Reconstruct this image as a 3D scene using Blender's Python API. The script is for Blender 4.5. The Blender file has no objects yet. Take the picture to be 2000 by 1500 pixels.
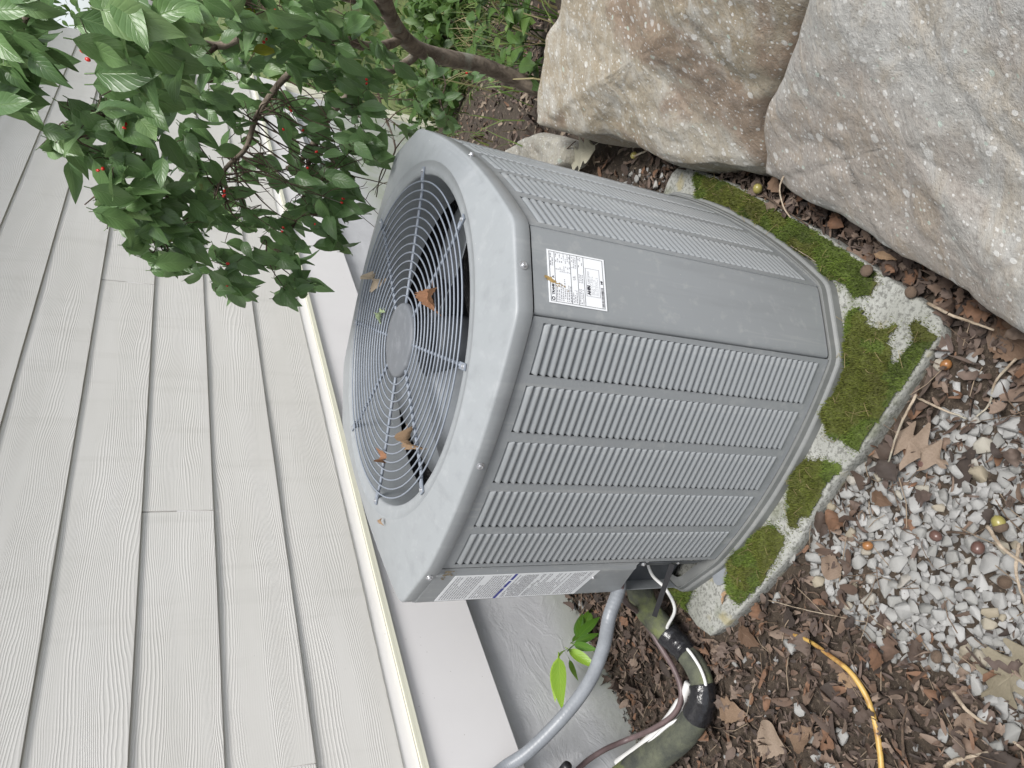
import bpy, bmesh, math, random
import numpy as np
from mathutils import Vector, Matrix, noise

sc = bpy.context.scene
RAD = math.radians
rng = np.random.default_rng(7)
random.seed(7)

# ------------------------------------------------------------------ camera, world, sun, exposure
CAM = np.array([0.68237, -1.39027, 1.38289])
R = np.array([[0.8503447629, -0.4264527291, -0.3083048071],      # columns: right, forward, up of the held phone
              [0.5191431848, 0.7756444762, 0.3589791082],
              [0.0860473002, -0.4653103441, 0.8809552462]])
FPX = 1435.16
cd = bpy.data.cameras.new('camera'); cam = bpy.data.objects.new('camera', cd); sc.collection.objects.link(cam)
X, Y, Z = -R[:, 2], R[:, 0], -R[:, 1]                             # the phone was held upright, the picture lies on its side
cam.matrix_world = Matrix(((X[0], Y[0], Z[0], CAM[0]), (X[1], Y[1], Z[1], CAM[1]), (X[2], Y[2], Z[2], CAM[2]), (0, 0, 0, 1)))
cd.sensor_width = 36; cd.lens = FPX / 2000 * 36; cd.clip_start = 0.02; cd.clip_end = 500
sc.camera = cam
sc.render.engine = 'CYCLES'; sc.cycles.max_bounces = 6; sc.cycles.diffuse_bounces = 3; sc.cycles.glossy_bounces = 2; sc.cycles.transmission_bounces = 3

SUN_EL, SUN_AZ = 64, 50       # azimuth: degrees clockwise from -y (south) towards +x ... see vector below
sv = Vector((math.cos(RAD(SUN_EL)) * math.sin(RAD(SUN_AZ)), -math.cos(RAD(SUN_EL)) * math.cos(RAD(SUN_AZ)), math.sin(RAD(SUN_EL))))
w = bpy.data.worlds.new('World'); sc.world = w; w.use_nodes = True
wn = w.node_tree; wn.nodes.clear()
sky = wn.nodes.new('ShaderNodeTexSky'); sky.sky_type = 'NISHITA'; sky.sun_disc = False
sky.sun_elevation = RAD(SUN_EL); sky.sun_rotation = RAD(180 - SUN_AZ)
sky.air_density = 1.0; sky.dust_density = 2.0; sky.ozone_density = 0.6
hs = wn.nodes.new('ShaderNodeHueSaturation'); hs.inputs['Saturation'].default_value = 0.35
bg = wn.nodes.new('ShaderNodeBackground'); bg.inputs['Strength'].default_value = 0.105
wo = wn.nodes.new('ShaderNodeOutputWorld')
wn.links.new(sky.outputs[0], hs.inputs['Color']); wn.links.new(hs.outputs[0], bg.inputs['Color']); wn.links.new(bg.outputs[0], wo.inputs['Surface'])
sl = bpy.data.lights.new('sun', 'SUN'); sl.energy = 2.1; sl.angle = RAD(22); sl.color = (1.0, 0.975, 0.94)
so = bpy.data.objects.new('sun', sl); sc.collection.objects.link(so)
so.rotation_euler = sv.to_track_quat('Z', 'Y').to_euler()
sc.view_settings.view_transform = 'Standard'; sc.view_settings.look = 'None'
sc.view_settings.gamma = 1; sc.view_settings.use_curve_mapping = False
sc.view_settings.exposure = 0.98

# ------------------------------------------------------------------ helpers
COL = sc.collection
def ray(px, py):
    return R @ np.array([(750 - py) / FPX, 1.0, -(px - 1000) / FPX])
def on_z(px, py, z):
    r = ray(px, py); return CAM + r * ((z - CAM[2]) / r[2])
def at(px, py, dist):
    r = ray(px, py); return CAM + r / np.linalg.norm(r) * dist
def on_plane(px, py, p0, n):
    r = ray(px, py); return CAM + r * (((np.array(p0) - CAM) @ np.array(n)) / (r @ np.array(n)))

def mesh(name, v, f, smooth=False):
    me = bpy.data.meshes.new(name); me.from_pydata([tuple(map(float, p)) for p in v], [], [tuple(map(int, q)) for q in f]); me.update()
    if smooth: me.polygons.foreach_set('use_smooth', [True] * len(me.polygons))
    return me
def link(name, me, m=None, parent=None, loc=None, rot=None, scale=None):
    o = bpy.data.objects.new(name, me); COL.objects.link(o)
    if m is not None and me is not None and len(me.materials) == 0: me.materials.append(m)
    if parent is not None: o.parent = parent
    if loc is not None: o.location = tuple(map(float, loc))
    if rot is not None: o.rotation_euler = rot
    if scale is not None: o.scale = scale if hasattr(scale, '__len__') else (scale,) * 3
    return o
def obj(name, v, f, m, parent=None, smooth=False, **k):
    return link(name, mesh(name, v, f, smooth), m, parent, **k)
def tag(o, label=None, cat=None, group=None, kind=None):
    if label: o['label'] = label
    if cat: o['category'] = cat
    if group: o['group'] = group
    if kind: o['kind'] = kind
    return o
def thing(name, label, cat, loc=(0, 0, 0), group=None):
    o = bpy.data.objects.new(name, None); COL.objects.link(o); o.location = tuple(map(float, loc)); o.empty_display_size = .05
    return tag(o, label, cat, group)
def rotmat(x, y, z=None):
    """matrix with local X along x, local Z near y (normal)"""
    x = np.array(x, float); x /= np.linalg.norm(x); n = np.array(y, float); n -= x * (n @ x); n /= np.linalg.norm(n); yv = np.cross(n, x)
    return Matrix(((x[0], yv[0], n[0]), (x[1], yv[1], n[1]), (x[2], yv[2], n[2])))
def place(o, p, x, n, s=1.0):
    m = rotmat(x, n).to_4x4(); 
    if not hasattr(s, '__len__'): s = (s, s, s)
    o.matrix_basis = Matrix.Translation(Vector(tuple(map(float, p)))) @ m @ Matrix.Diagonal((*s, 1))
    return o
def box(x0, x1, y0, y1, z0, z1):
    v = [(x, y, z) for x in (x0, x1) for y in (y0, y1) for z in (z0, z1)]
    return v, [(0, 1, 3, 2), (4, 6, 7, 5), (0, 4, 5, 1), (2, 3, 7, 6), (0, 2, 6, 4), (1, 5, 7, 3)]
def spline(pts, n):
    P = np.array(pts, float); P = np.vstack([2 * P[0] - P[1], P, 2 * P[-1] - P[-2]]); out = []
    m = len(P) - 3
    for i in range(n):
        u = i / (n - 1) * m; k = min(int(u), m - 1); t = u - k
        a, b, c, d = P[k:k + 4]
        out.append(.5 * ((2 * b) + (-a + c) * t + (2 * a - 5 * b + 4 * c - d) * t * t + (-a + 3 * b - 3 * c + d) * t ** 3))
    return np.array(out)
def tube(P, r, seg=10, cap=True, rr=None):
    P = np.array(P, float); n = len(P); r = np.full(n, r) if not hasattr(r, '__len__') else np.array(r, float)
    T = np.gradient(P, axis=0); T /= np.linalg.norm(T, axis=1)[:, None] + 1e-12
    a = np.array([0, 0, 1.0]) if abs(T[0][2]) < .9 else np.array([1.0, 0, 0])
    U = np.cross(T[0], a); U /= np.linalg.norm(U); v = []
    for i in range(n):
        U = U - T[i] * (U @ T[i]); U /= np.linalg.norm(U); W = np.cross(T[i], U)
        for k in range(seg):
            th = 2 * math.pi * k / seg; q = r[i] * (rr[i][k] if rr is not None else 1)
            v.append(P[i] + q * (math.cos(th) * U + math.sin(th) * W))
    f = [(i * seg + k, i * seg + (k + 1) % seg, (i + 1) * seg + (k + 1) % seg, (i + 1) * seg + k) for i in range(n - 1) for k in range(seg)]
    if cap: f += [tuple(range(seg - 1, -1, -1)), tuple((n - 1) * seg + k for k in range(seg))]
    return v, f
def join(parts):
    v, f = [], []
    for a, b in parts:
        o = len(v); v += [tuple(p) for p in a]; f += [tuple(i + o for i in q) for q in b]
    return v, f
def nz(p, s=1.0, o=(0, 0, 0), oct=4):
    return noise.fractal(Vector((p[0] * s + o[0], p[1] * s + o[1], p[2] * s + o[2])), 1.0, 2.0, oct)

# ------------------------------------------------------------------ materials
class NT:
    def __init__(s, name):
        s.m = bpy.data.materials.new(name); s.m.use_nodes = True; s.t = s.m.node_tree; s.t.nodes.clear()
        s.out = s.n('ShaderNodeOutputMaterial'); s.b = s.n('ShaderNodeBsdfPrincipled'); s.l(s.b.outputs[0], s.out.inputs['Surface'])
        s.tc = s.n('ShaderNodeTexCoord')
    def n(s, t, **a):
        x = s.t.nodes.new(t)
        for k, v in a.items(): setattr(x, k, v)
        return x
    def l(s, a, b): s.t.links.new(a, b)
    def set(s, node, **k):
        for a, v in k.items():
            i = node.inputs[a.replace('_', ' ')]
            if hasattr(v, 'links') or isinstance(v, bpy.types.NodeSocket): s.l(v, i)
            else: i.default_value = v
        return node
    def coord(s, which='Object', scale=(1, 1, 1), loc=None):
        mp = s.n('ShaderNodeMapping'); s.l(s.tc.outputs[which], mp.inputs['Vector']); mp.inputs['Scale'].default_value = scale
        if loc is not None:
            if isinstance(loc, bpy.types.NodeSocket): s.l(loc, mp.inputs['Location'])
            else: mp.inputs['Location'].default_value = loc
        return mp.outputs[0]
    def noise(s, vec, scale, detail=4, rough=.55, dist=0):
        x = s.n('ShaderNodeTexNoise'); s.l(vec, x.inputs['Vector']); x.inputs['Scale'].default_value = scale
        x.inputs['Detail'].default_value = detail; x.inputs['Roughness'].default_value = rough; x.inputs['Distortion'].default_value = dist
        return x.outputs['Fac']
    def voro(s, vec, scale, feature='F1', out='Distance', rand=1):
        x = s.n('ShaderNodeTexVoronoi'); x.feature = feature; s.l(vec, x.inputs['Vector']); x.inputs['Scale'].default_value = scale
        x.inputs['Randomness'].default_value = rand
        return x.outputs[out]
    def ramp(s, fac, stops, interp='LINEAR'):
        x = s.n('ShaderNodeValToRGB'); s.l(fac, x.inputs['Fac']); e = x.color_ramp.elements; x.color_ramp.interpolation = interp
        while len(e) > 1: e.remove(e[-1])
        for i, (p, c) in enumerate(stops):
            q = e[0] if i == 0 else e.new(p)
            q.position = p; c = (c, c, c) if not hasattr(c, '__len__') else c; q.color = (*c[:3], 1)
        return x.outputs['Color']
    def mix(s, fac, a, b, mode='MIX'):
        x = s.n('ShaderNodeMix'); x.data_type = 'RGBA'; x.blend_type = mode
        for sk, v in ((x.inputs['Factor'], fac), (x.inputs[6], a), (x.inputs[7], b)):
            if isinstance(v, bpy.types.NodeSocket): s.l(v, sk)
            elif hasattr(v, '__len__'): sk.default_value = (*v[:3], 1)
            else: sk.default_value = v
        return x.outputs[2]
    def math(s, op, a, b=0.0, c=None):
        x = s.n('ShaderNodeMath'); x.operation = op
        for i, v in enumerate((a, b) if c is None else (a, b, c)):
            if isinstance(v, bpy.types.NodeSocket): s.l(v, x.inputs[i])
            else: x.inputs[i].default_value = v
        return x.outputs[0]
    def bump(s, h, strength=.5, dist=.01, normal=None):
        x = s.n('ShaderNodeBump'); s.l(h, x.inputs['Height']); x.inputs['Strength'].default_value = strength; x.inputs['Distance'].default_value = dist
        if normal is not None: s.l(normal, x.inputs['Normal'])
        return x.outputs['Normal']
    def fin(s, color=None, rough=None, normal=None, metal=0, spec=None, trans=None):
        b = s.b
        if color is not None:
            if isinstance(color, bpy.types.NodeSocket): s.l(color, b.inputs['Base Color'])
            else: b.inputs['Base Color'].default_value = (*color[:3], 1)
        if rough is not None:
            if isinstance(rough, bpy.types.NodeSocket): s.l(rough, b.inputs['Roughness'])
            else: b.inputs['Roughness'].default_value = rough
        if normal is not None: s.l(normal, b.inputs['Normal'])
        b.inputs['Metallic'].default_value = metal
        if spec is not None: b.inputs['Specular IOR Level'].default_value = spec
        if trans is not None:
            tr = s.n('ShaderNodeBsdfTranslucent'); s.l(trans, tr.inputs['Color']); ms = s.n('ShaderNodeMixShader'); ms.inputs[0].default_value = .30
            if normal is not None: s.l(normal, tr.inputs['Normal'])
            s.l(b.outputs[0], ms.inputs[1]); s.l(tr.outputs[0], ms.inputs[2]); s.l(ms.outputs[0], s.out.inputs['Surface'])
        return s.m

def m_paint(name, c, rough=.42, dirt=.25, dust=(.5, .5, .48), spots=True):
    s = NT(name); v = s.coord()
    n1 = s.noise(v, 3.2, 6, .6); n2 = s.noise(v, 45, 4, .6)
    col = s.mix(s.ramp(n1, [(.35, 0), (.75, dirt)]), c, tuple(x * .8 for x in c[:3]))
    col = s.mix(s.ramp(n2, [(.55, 0), (.8, .28)]), col, dust)
    sk = s.noise(s.coord(scale=(26, 26, 1.6)), 1.0, 4, .6); col = s.mix(s.ramp(sk, [(.54, 0), (.70, .34)]), col, tuple(x * .70 for x in c[:3])); col = s.mix(s.ramp(sk, [(.32, .22), (.42, 0)]), col, dust)
    if spots:
        vo = s.voro(v, 42); sp = s.ramp(vo, [(.02, 1), (.045, 0)]); col = s.mix(s.math('MULTIPLY', sp, s.ramp(n1, [(.5, 0), (.6, .8)])), col, (.16, .155, .14))
        vo = s.voro(s.coord(loc=(3, 1, 2)), 28); sp = s.ramp(vo, [(.02, 1), (.04, 0)]); col = s.mix(s.math('MULTIPLY', sp, s.ramp(n1, [(.45, .8), (.55, 0)])), col, (.62, .62, .6))
    return s.fin(col, s.math('ADD', rough, s.math('MULTIPLY', n2, .14)), s.bump(s.noise(v, 160, 3), .06, .002))
AC = (.262, .278, .288)
M_AC = m_paint('grey_enamel', AC)
M_AC_LIT = m_paint('grey_enamel_lit_top', tuple(x * 1.06 for x in AC), .38, .2, (.40, .41, .42))  # cabinet enamel lightened, putting extra sky light into the top's colour
M_GRILLE = m_paint('grille_coating', (.215, .242, .285), .4, .1, (.35, .36, .38), False)
M_PAN = m_paint('base_pan_metal', (.175, .182, .180), .5, .5, (.26, .26, .245))
def m_simple(name, c, rough=.5, var=.2, scale=12, metal=0, bump=0, bs=40):
    s = NT(name); v = s.coord(); n1 = s.noise(v, scale, 5, .6)
    col = s.mix(s.ramp(n1, [(.3, 0), (.7, 1)]), tuple(x * (1 - var) for x in c), tuple(min(1, x * (1 + var)) for x in c))
    return s.fin(col, rough, s.bump(s.noise(v, bs, 4), bump, .004) if bump else None, metal)
M_SCREW = m_simple('zinc_screw', (.55, .56, .58), .3, .15, 30, .7)
M_BLADE = m_simple('fan_blade_metal', (.20, .215, .23), .4, .2, 6, .3)
M_BLACK = m_simple('black_recess', (.012, .012, .013), .6, .3)
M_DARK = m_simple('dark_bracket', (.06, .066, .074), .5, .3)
M_WHITEP = m_simple('label_paper', (.80, .82, .84), .35, .03, 20)
M_INK = m_simple('label_ink', (.05, .05, .06), .5, .1)
M_INKG = m_simple('label_fine_print', (.30, .30, .32), .5, .1)
M_BLUE = m_simple('label_blue', (.02, .03, .28), .5, .1)
M_RUST = m_simple('rust_stain', (.30, .20, .07), .8, .4, 60)

def m_coil():
    s = NT('condenser_fins'); v = s.coord(); wv = s.n('ShaderNodeTexWave'); wv.wave_type = 'BANDS'; wv.bands_direction = 'Z'
    s.l(v, wv.inputs['Vector']); wv.inputs['Scale'].default_value = 60
    n = s.noise(v, 90, 3); col = s.mix(s.ramp(n, [(.56, 0), (.72, .7)]), (.022, .022, .024), (.13, .13, .13))
    return s.fin(col, .6, s.bump(wv.outputs['Fac'], .5, .004))
M_COIL = m_coil()

def m_siding():
    s = NT('cedar_grain_siding'); oi = s.n('ShaderNodeObjectInfo')
    cmb = s.n('ShaderNodeCombineXYZ'); 
    s.l(s.math('MULTIPLY', oi.outputs['Random'], 37.0), cmb.inputs[0]); s.l(s.math('MULTIPLY', oi.outputs['Random'], 91.0), cmb.inputs[1]); s.l(s.math('MULTIPLY', oi.outputs['Random'], 53.0), cmb.inputs[2])
    # local frame of a plank: x along, z up
    warp = s.noise(s.coord(scale=(.85, 1, 4.0), loc=cmb.outputs[0]), 1.3, 2, .45)
    warp2 = s.noise(s.coord(scale=(9.0, 1, 14.0), loc=cmb.outputs[0]), 1.6, 2, .5)
    sep = s.n('ShaderNodeSeparateXYZ'); s.l(s.tc.outputs['Object'], sep.inputs[0])
    z = s.math('ADD', s.math('ADD', sep.outputs[2], s.math('MULTIPLY', warp, .13)), s.math('MULTIPLY', warp2, .0055))
    z = s.math('ADD', z, s.math('MULTIPLY', oi.outputs['Random'], .7))
    fine = s.noise(s.coord(scale=(3, 1, 60), loc=cmb.outputs[0]), 1.0, 2)
    # uneven ring spacing
    ph = s.math('MULTIPLY', z, 1150.0); ph = s.math('ADD', ph, s.math('MULTIPLY', s.math('SINE', s.math('MULTIPLY', z, 61.0)), 6.0))
    ph = s.math('ADD', ph, s.math('MULTIPLY', fine, 1.6))
    wv = s.math('MULTIPLY', s.math('ADD', s.math('SINE', ph), 1.0), .5)
    wv = s.math('POWER', wv, 2.2)
    amp = s.ramp(s.noise(s.coord(scale=(.9, 1, 13), loc=cmb.outputs[0]), 1.0, 2), [(.38, .08), (.5, 1)])
    h = s.math('MULTIPLY', wv, amp)
    n1 = s.noise(s.coord(scale=(.6, 1, 2)), 3, 4); vo = s.voro(s.coord(), 26); sp = s.ramp(vo, [(.025, 1), (.05, 0)])
    col = s.mix(s.ramp(n1, [(.3, 0), (.7, 1)]), (.60, .585, .55), (.65, .635, .605))
    col = s.mix(s.math('MULTIPLY', sp, .25), col, (.2, .19, .17))
    strk = s.noise(s.coord(scale=(9, 1, .8), loc=cmb.outputs[0]), 2.0, 4, .6); col = s.mix(s.ramp(strk, [(.55, 0), (.75, .16)]), col, (.36, .35, .31))
    return s.fin(col, .5, s.bump(h, .34, .0015))
M_SIDING = m_siding()
def m_trim(name, c):
    s = NT(name); v = s.coord(); n1 = s.noise(v, 4, 5); vo = s.voro(v, 34); sp = s.ramp(vo, [(.03, 1), (.06, 0)])
    col = s.mix(s.ramp(n1, [(.3, 0), (.7, 1)]), tuple(x * .95 for x in c), c); col = s.mix(s.math('MULTIPLY', sp, s.ramp(n1, [(.4, .15), (.6, .55)])), col, (.2, .18, .15))
    return s.fin(col, .5, s.bump(s.noise(v, 60, 3), .05, .002))
M_TRIM = m_trim('white_trim_board', (.76, .745, .745)); M_FLASH = m_trim('cream_flashing', (.74, .73, .60))
def m_found():
    s = NT('painted_parging'); v = s.coord(); n1 = s.noise(v, 7, 6, .6); n2 = s.noise(s.coord(scale=(1, 1, 1.6)), 5, 5, .6, .8); n3 = s.noise(v, 90, 4)
    sep = s.n('ShaderNodeSeparateXYZ'); s.l(s.tc.outputs['Object'], sep.inputs[0])
    alg = s.math('MULTIPLY', s.ramp(sep.outputs[2], [(0.0, 1), (.14, 0)]), s.ramp(n1, [(.3, .25), (.6, 1)]))
    col = s.mix(s.ramp(n1, [(.3, 0), (.7, 1)]), (.46, .465, .48), (.55, .555, .57)); col = s.mix(s.math('MULTIPLY', alg, .75), col, (.30, .34, .24))
    ridge = s.ramp(n2, [(.44, 0), (.5, 1), (.56, 0)])
    h = s.math('ADD', s.math('ADD', s.math('MULTIPLY', ridge, .35), s.math('MULTIPLY', n3, .4)), s.math('MULTIPLY', n1, .8))
    return s.fin(col, .75, s.bump(h, .24, .007))
M_FOUND = m_found()
def m_concrete():
    s = NT('weathered_concrete'); v = s.coord(); n1 = s.noise(v, 8, 6, .62); n2 = s.noise(v, 120, 4, .7); n3 = s.noise(v, 300, 2)
    col = s.mix(s.ramp(n1, [(.3, 0), (.7, 1)]), (.22, .225, .20), (.36, .365, .345)); col = s.mix(s.ramp(n2, [(.5, 0), (.6, .7)]), col, (.09, .09, .08)); col = s.mix(s.ramp(s.noise(v, 9, 3), [(.55, 0), (.64, .55)]), col, (.11, .12, .07))
    col = s.mix(s.ramp(s.noise(v, 14, 4), [(.6, 0), (.7, .6)]), col, (.30, .26, .13))
    return s.fin(col, .9, s.bump(s.math('ADD', n2, s.math('MULTIPLY', n1, 2)), .6, .006))
M_CONC = m_concrete()
def m_rock(name, a, b, c, warm, scale=1.0):
    s = NT(name); v = s.coord(); n1 = s.noise(v, 3.1 * scale, 7, .6, .4); n2 = s.noise(s.coord(scale=(1, 2.2, 1.4)), 6 * scale, 6, .65, .8); n3 = s.noise(v, 120, 5, .7); n4 = s.noise(v, 420, 2)
    col = s.mix(s.ramp(n1, [(.36, 0), (.64, 1)]), a, b); col = s.mix(s.ramp(n2, [(.46, 0), (.62, 1)]), col, c)
    col = s.mix(s.math('MULTIPLY', s.ramp(s.noise(v, 2.3, 5, .6, .6), [(.52, 0), (.6, 1)]), warm), col, (.24, .165, .115))
    col = s.mix(s.math('MULTIPLY', s.ramp(n3, [(.52, 0), (.64, 1)]), .42), col, (.14, .125, .11)); col = s.mix(s.math('MULTIPLY', s.ramp(n3, [(.32, 1), (.45, 0)]), .45), col, (.52, .51, .475))
    lich = None
    for sc_, th, seed, amt in ((30, .17, 0, .62), (58, .18, 5, .75), (105, .19, 9, .75)):
        x = s.n('ShaderNodeTexVoronoi'); vec = s.coord(loc=(seed, seed * .7, 0)); s.l(vec, x.inputs['Vector']); x.inputs['Scale'].default_value = sc_
        sp = s.n('ShaderNodeSeparateColor'); s.l(x.outputs['Color'], sp.inputs[0])
        rad = s.math('MULTIPLY', s.math('POWER', sp.outputs[0], 1.3), th * 2.1)
        dd = s.math('ADD', x.outputs['Distance'], s.math('MULTIPLY', s.math('SUBTRACT', n3, .5), .16))
        k = s.ramp(s.math('SUBTRACT', s.math('MULTIPLY', rad, .9), dd), [(0.0, 0), (.045, 1)])
        k = s.math('MULTIPLY', s.math('MULTIPLY', k, s.math('GREATER_THAN', sp.outputs[1], .22)), s.ramp(s.noise(s.coord(loc=(seed, 3, 1)), 4, 3), [(.30, .35), (.46, amt)]))
        col = s.mix(k, col, s.mix(s.math('GREATER_THAN', sp.outputs[2], .9), (.64, .64, .62), (.45, .53, .47)))
    h = s.math('ADD', s.math('MULTIPLY', n2, 1.6), s.math('ADD', s.math('MULTIPLY', n3, .45), s.math('MULTIPLY', n4, .18)))
    return s.fin(col, .9, s.bump(h, .6, .009))
M_ROCKA = m_rock('tan_sandstone', (.30, .25, .175), (.37, .335, .27), (.42, .40, .355), .7)
M_ROCKB = m_rock('grey_sandstone', (.36, .35, .325), (.44, .435, .415), (.40, .365, .31), .35)
M_ROCKC = m_rock('pale_fieldstone', (.36, .34, .29), (.42, .41, .37), (.38, .36, .30), .2, 3)
def m_ground():
    s = NT('soil_and_grass'); v = s.coord(); n1 = s.noise(v, 30, 6, .7); n2 = s.noise(v, 110, 5, .7); n3 = s.noise(v, 4, 3)
    col = s.mix(s.ramp(n1, [(.3, 0), (.7, 1)]), (.024, .017, .012), (.075, .055, .038)); col = s.mix(s.ramp(n2, [(.56, 0), (.68, .8)]), col, (.19, .15, .115))
    sep = s.n('ShaderNodeSeparateXYZ'); s.l(v, sep.inputs[0])
    far = s.math('MULTIPLY', s.ramp(s.math('MULTIPLY', sep.outputs[1], .1), [(.52, 0), (.68, 1)]), s.ramp(n3, [(.3, .55), (.55, 1)]))
    col = s.mix(far, col, s.mix(n2, (.05, .085, .02), (.16, .19, .06)))
    return s.fin(col, .95, s.bump(s.math('ADD', n1, s.math('MULTIPLY', n2, .6)), 1.0, .012))
M_GROUND = m_ground()
def m_attr(name, rough=.8, bumps=70, bst=.4, trans=False, var=.35):
    s = NT(name); a = s.n('ShaderNodeVertexColor'); a.layer_name = 'Col'; v = s.coord(); n = s.noise(v, bumps, 4, .6)
    col = s.mix(s.ramp(n, [(.3, 0), (.7, var)]), a.outputs['Color'], (.05, .04, .03))
    return s.fin(col, rough, s.bump(n, bst, .004), trans=col if trans else None)
M_LITTER = m_attr('leaf_litter'); M_MOSS = m_attr('moss_fuzz', .85, 200, .2, True, .25); M_GRASS = m_attr('grass_blades', .6, 60, .1, True, .2); M_GRAVEL = m_attr('fine_gravel', .85, 90, .5, var=.25)
def m_pebble():
    s = NT('limestone_pebble'); oi = s.n('ShaderNodeObjectInfo'); v = s.coord(loc=oi.outputs['Location']); n1 = s.noise(v, 45, 5, .65); n2 = s.noise(v, 260, 3)
    base = s.ramp(oi.outputs['Random'], [(0, (.19, .19, .18)), (.3, (.31, .31, .30)), (.6, (.255, .256, .25)), (.9, (.38, .38, .375)), (.97, (.27, .225, .15)), (1, (.33, .31, .26))])
    col = s.mix(s.ramp(n1, [(.35, .55), (.6, 0)]), base, (.24, .235, .22)); col = s.mix(s.ramp(n2, [(.62, 0), (.72, .5)]), col, (.15, .15, .14))
    return s.fin(col, .8, s.bump(s.math('ADD', n1, s.math('MULTIPLY', n2, .4)), .35, .004))
M_PEB = m_pebble()
def m_leaf(name, dark, mid, light, gloss=.38, brown=False):
    s = NT(name); oi = s.n('ShaderNodeObjectInfo'); uv = s.tc.outputs['UV']; sp = s.n('ShaderNodeSeparateXYZ'); s.l(uv, sp.inputs[0])
    u = s.math('ABSOLUTE', s.math('SUBTRACT', sp.outputs[1], .5))     # distance from the midrib
    arc = s.math('SUBTRACT', sp.outputs[0], s.math('MULTIPLY', s.math('POWER', u, .75), .62))
    vein = s.math('POWER', s.math('MULTIPLY', s.math('ADD', s.math('SINE', s.math('MULTIPLY', arc, 46.0)), 1.0), .5), 6.0)
    rib = s.ramp(u, [(.0, 1), (.03, 0)])
    v = s.coord(loc=oi.outputs['Location']); n1 = s.noise(v, 26, 4, .6)
    base = s.ramp(oi.outputs['Random'], [(0, dark), (.45, mid), (.8, mid), (1, light)])
    col = s.mix(s.ramp(n1, [(.3, .45), (.62, 0)]), base, dark); col = s.mix(s.math('MULTIPLY', vein, .10), col, light); col = s.mix(s.math('MULTIPLY', rib, .45), col, light)
    if not brown:
        br = s.math('MULTIPLY', s.ramp(s.noise(v, 14, 4, .7), [(.66, 0), (.72, 1)]), s.ramp(oi.outputs['Random'], [(.55, 0), (.6, .8)])); col = s.mix(br, col, (.16, .12, .04))
    h = s.math('ADD', s.math('MULTIPLY', vein, -.25), s.math('ADD', s.math('MULTIPLY', rib, -.7), s.math('MULTIPLY', n1, .5)))
    return s.fin(col, gloss, s.bump(h, .4, .0025), trans=s.mix(.5, col, light))
M_LEAF = m_leaf('dogwood_leaf', (.070, .138, .048), (.145, .255, .090), (.26, .38, .16), .33)
M_LEAFY = m_leaf('yellowing_leaf', (.16, .19, .02), (.26, .26, .02), (.36, .34, .05))
M_LEAFB = m_leaf('fresh_leaf', (.09, .18, .03), (.13, .25, .04), (.22, .34, .08))
M_SEED = m_leaf('seedling_leaf', (.06, .15, .02), (.10, .22, .025), (.28, .42, .05), .35)
M_WEED = m_leaf('weed_leaf', (.045, .10, .02), (.08, .155, .03), (.16, .25, .06), .45)
M_DRYT = m_leaf('dry_tan_leaf', (.26, .17, .10), (.40, .27, .17), (.52, .38, .25), .8, True)
M_DRYB = m_leaf('dry_brown_leaf', (.11, .065, .04), (.18, .115, .075), (.26, .18, .12), .8, True)
M_OAK = m_leaf('fallen_oak_leaf', (.17, .12, .085), (.24, .175, .13), (.32, .25, .19), .75, True)
M_OLIVE = m_leaf('fallen_olive_leaf', (.17, .15, .10), (.24, .21, .15), (.33, .29, .21), .75, True)
M_PALE = m_leaf('pale_dry_leaf', (.42, .40, .30), (.52, .50, .40), (.62, .60, .48), .8, True)
def m_bark(name, a, b, sc_=30):
    s = NT(name); v = s.coord(scale=(1, 1, .45)); n = s.noise(v, sc_, 6, .65, .5); n2 = s.noise(s.coord(), 9, 4)
    col = s.mix(s.ramp(n, [(.35, 0), (.65, 1)]), a, b); col = s.mix(s.ramp(n2, [(.6, 0), (.68, .5)]), col, (.30, .32, .27))
    return s.fin(col, .9, s.bump(n, .9, .010))
M_BARK = m_bark('grey_bark', (.085, .066, .050), (.25, .205, .16)); M_TWIG = m_bark('twig_bark', (.045, .03, .022), (.11, .075, .05), 60); M_STICK = m_bark('dry_stick', (.22, .17, .12), (.42, .35, .27), 50)
M_BERRY = m_simple('red_berry', (.55, .02, .012), .25, .2)
M_ACORN = m_simple('brown_acorn', (.10, .055, .045), .3, .3, 40); M_ACORNO = m_simple('orange_acorn', (.24, .11, .04), .3, .3, 40); M_ACORNG = m_simple('green_acorn', (.25, .22, .07), .3, .25, 40); M_CAP = m_simple('acorn_cap', (.17, .12, .085), .9, .4, 150, 0, .8, 220)
M_YEL = None
def m_yellow():
    s = NT('yellow_stem_skin'); v = s.coord(); n = s.noise(v, 16, 4, .6); n2 = s.noise(v, 120, 3)
    col = s.mix(s.ramp(n, [(.5, 0), (.62, 1)]), (.46, .30, .085), (.24, .12, .04)); return s.fin(col, .45, s.bump(n2, .3, .003))
M_YEL = m_yellow()
def m_foam():
    s = NT('pipe_insulation'); v = s.coord(); n = s.noise(v, 13, 6, .65); n2 = s.noise(v, 160, 4, .7)
    col = s.mix(s.ramp(n, [(.36, 0), (.62, 1)]), (.038, .042, .036), (.105, .112, .075)); col = s.mix(s.ramp(s.noise(v, 7, 4, .6), [(.6, 0), (.7, .6)]), col, (.17, .20, .06)); col = s.mix(s.ramp(n2, [(.55, 0), (.7, .4)]), col, (.02, .02, .018))
    return s.fin(col, .9, s.bump(n2, .6, .004))
M_FOAM = m_foam()
M_TAPE = m_simple('black_vinyl_tape', (.013, .013, .015), .22, .3, 20, 0, .9, 45); M_COND = m_simple('grey_conduit_jacket', (.20, .215, .235), .4, .12, 30); M_BROWNC = m_simple('brown_cable_jacket', (.115, .082, .082), .45, .2, 30)
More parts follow.
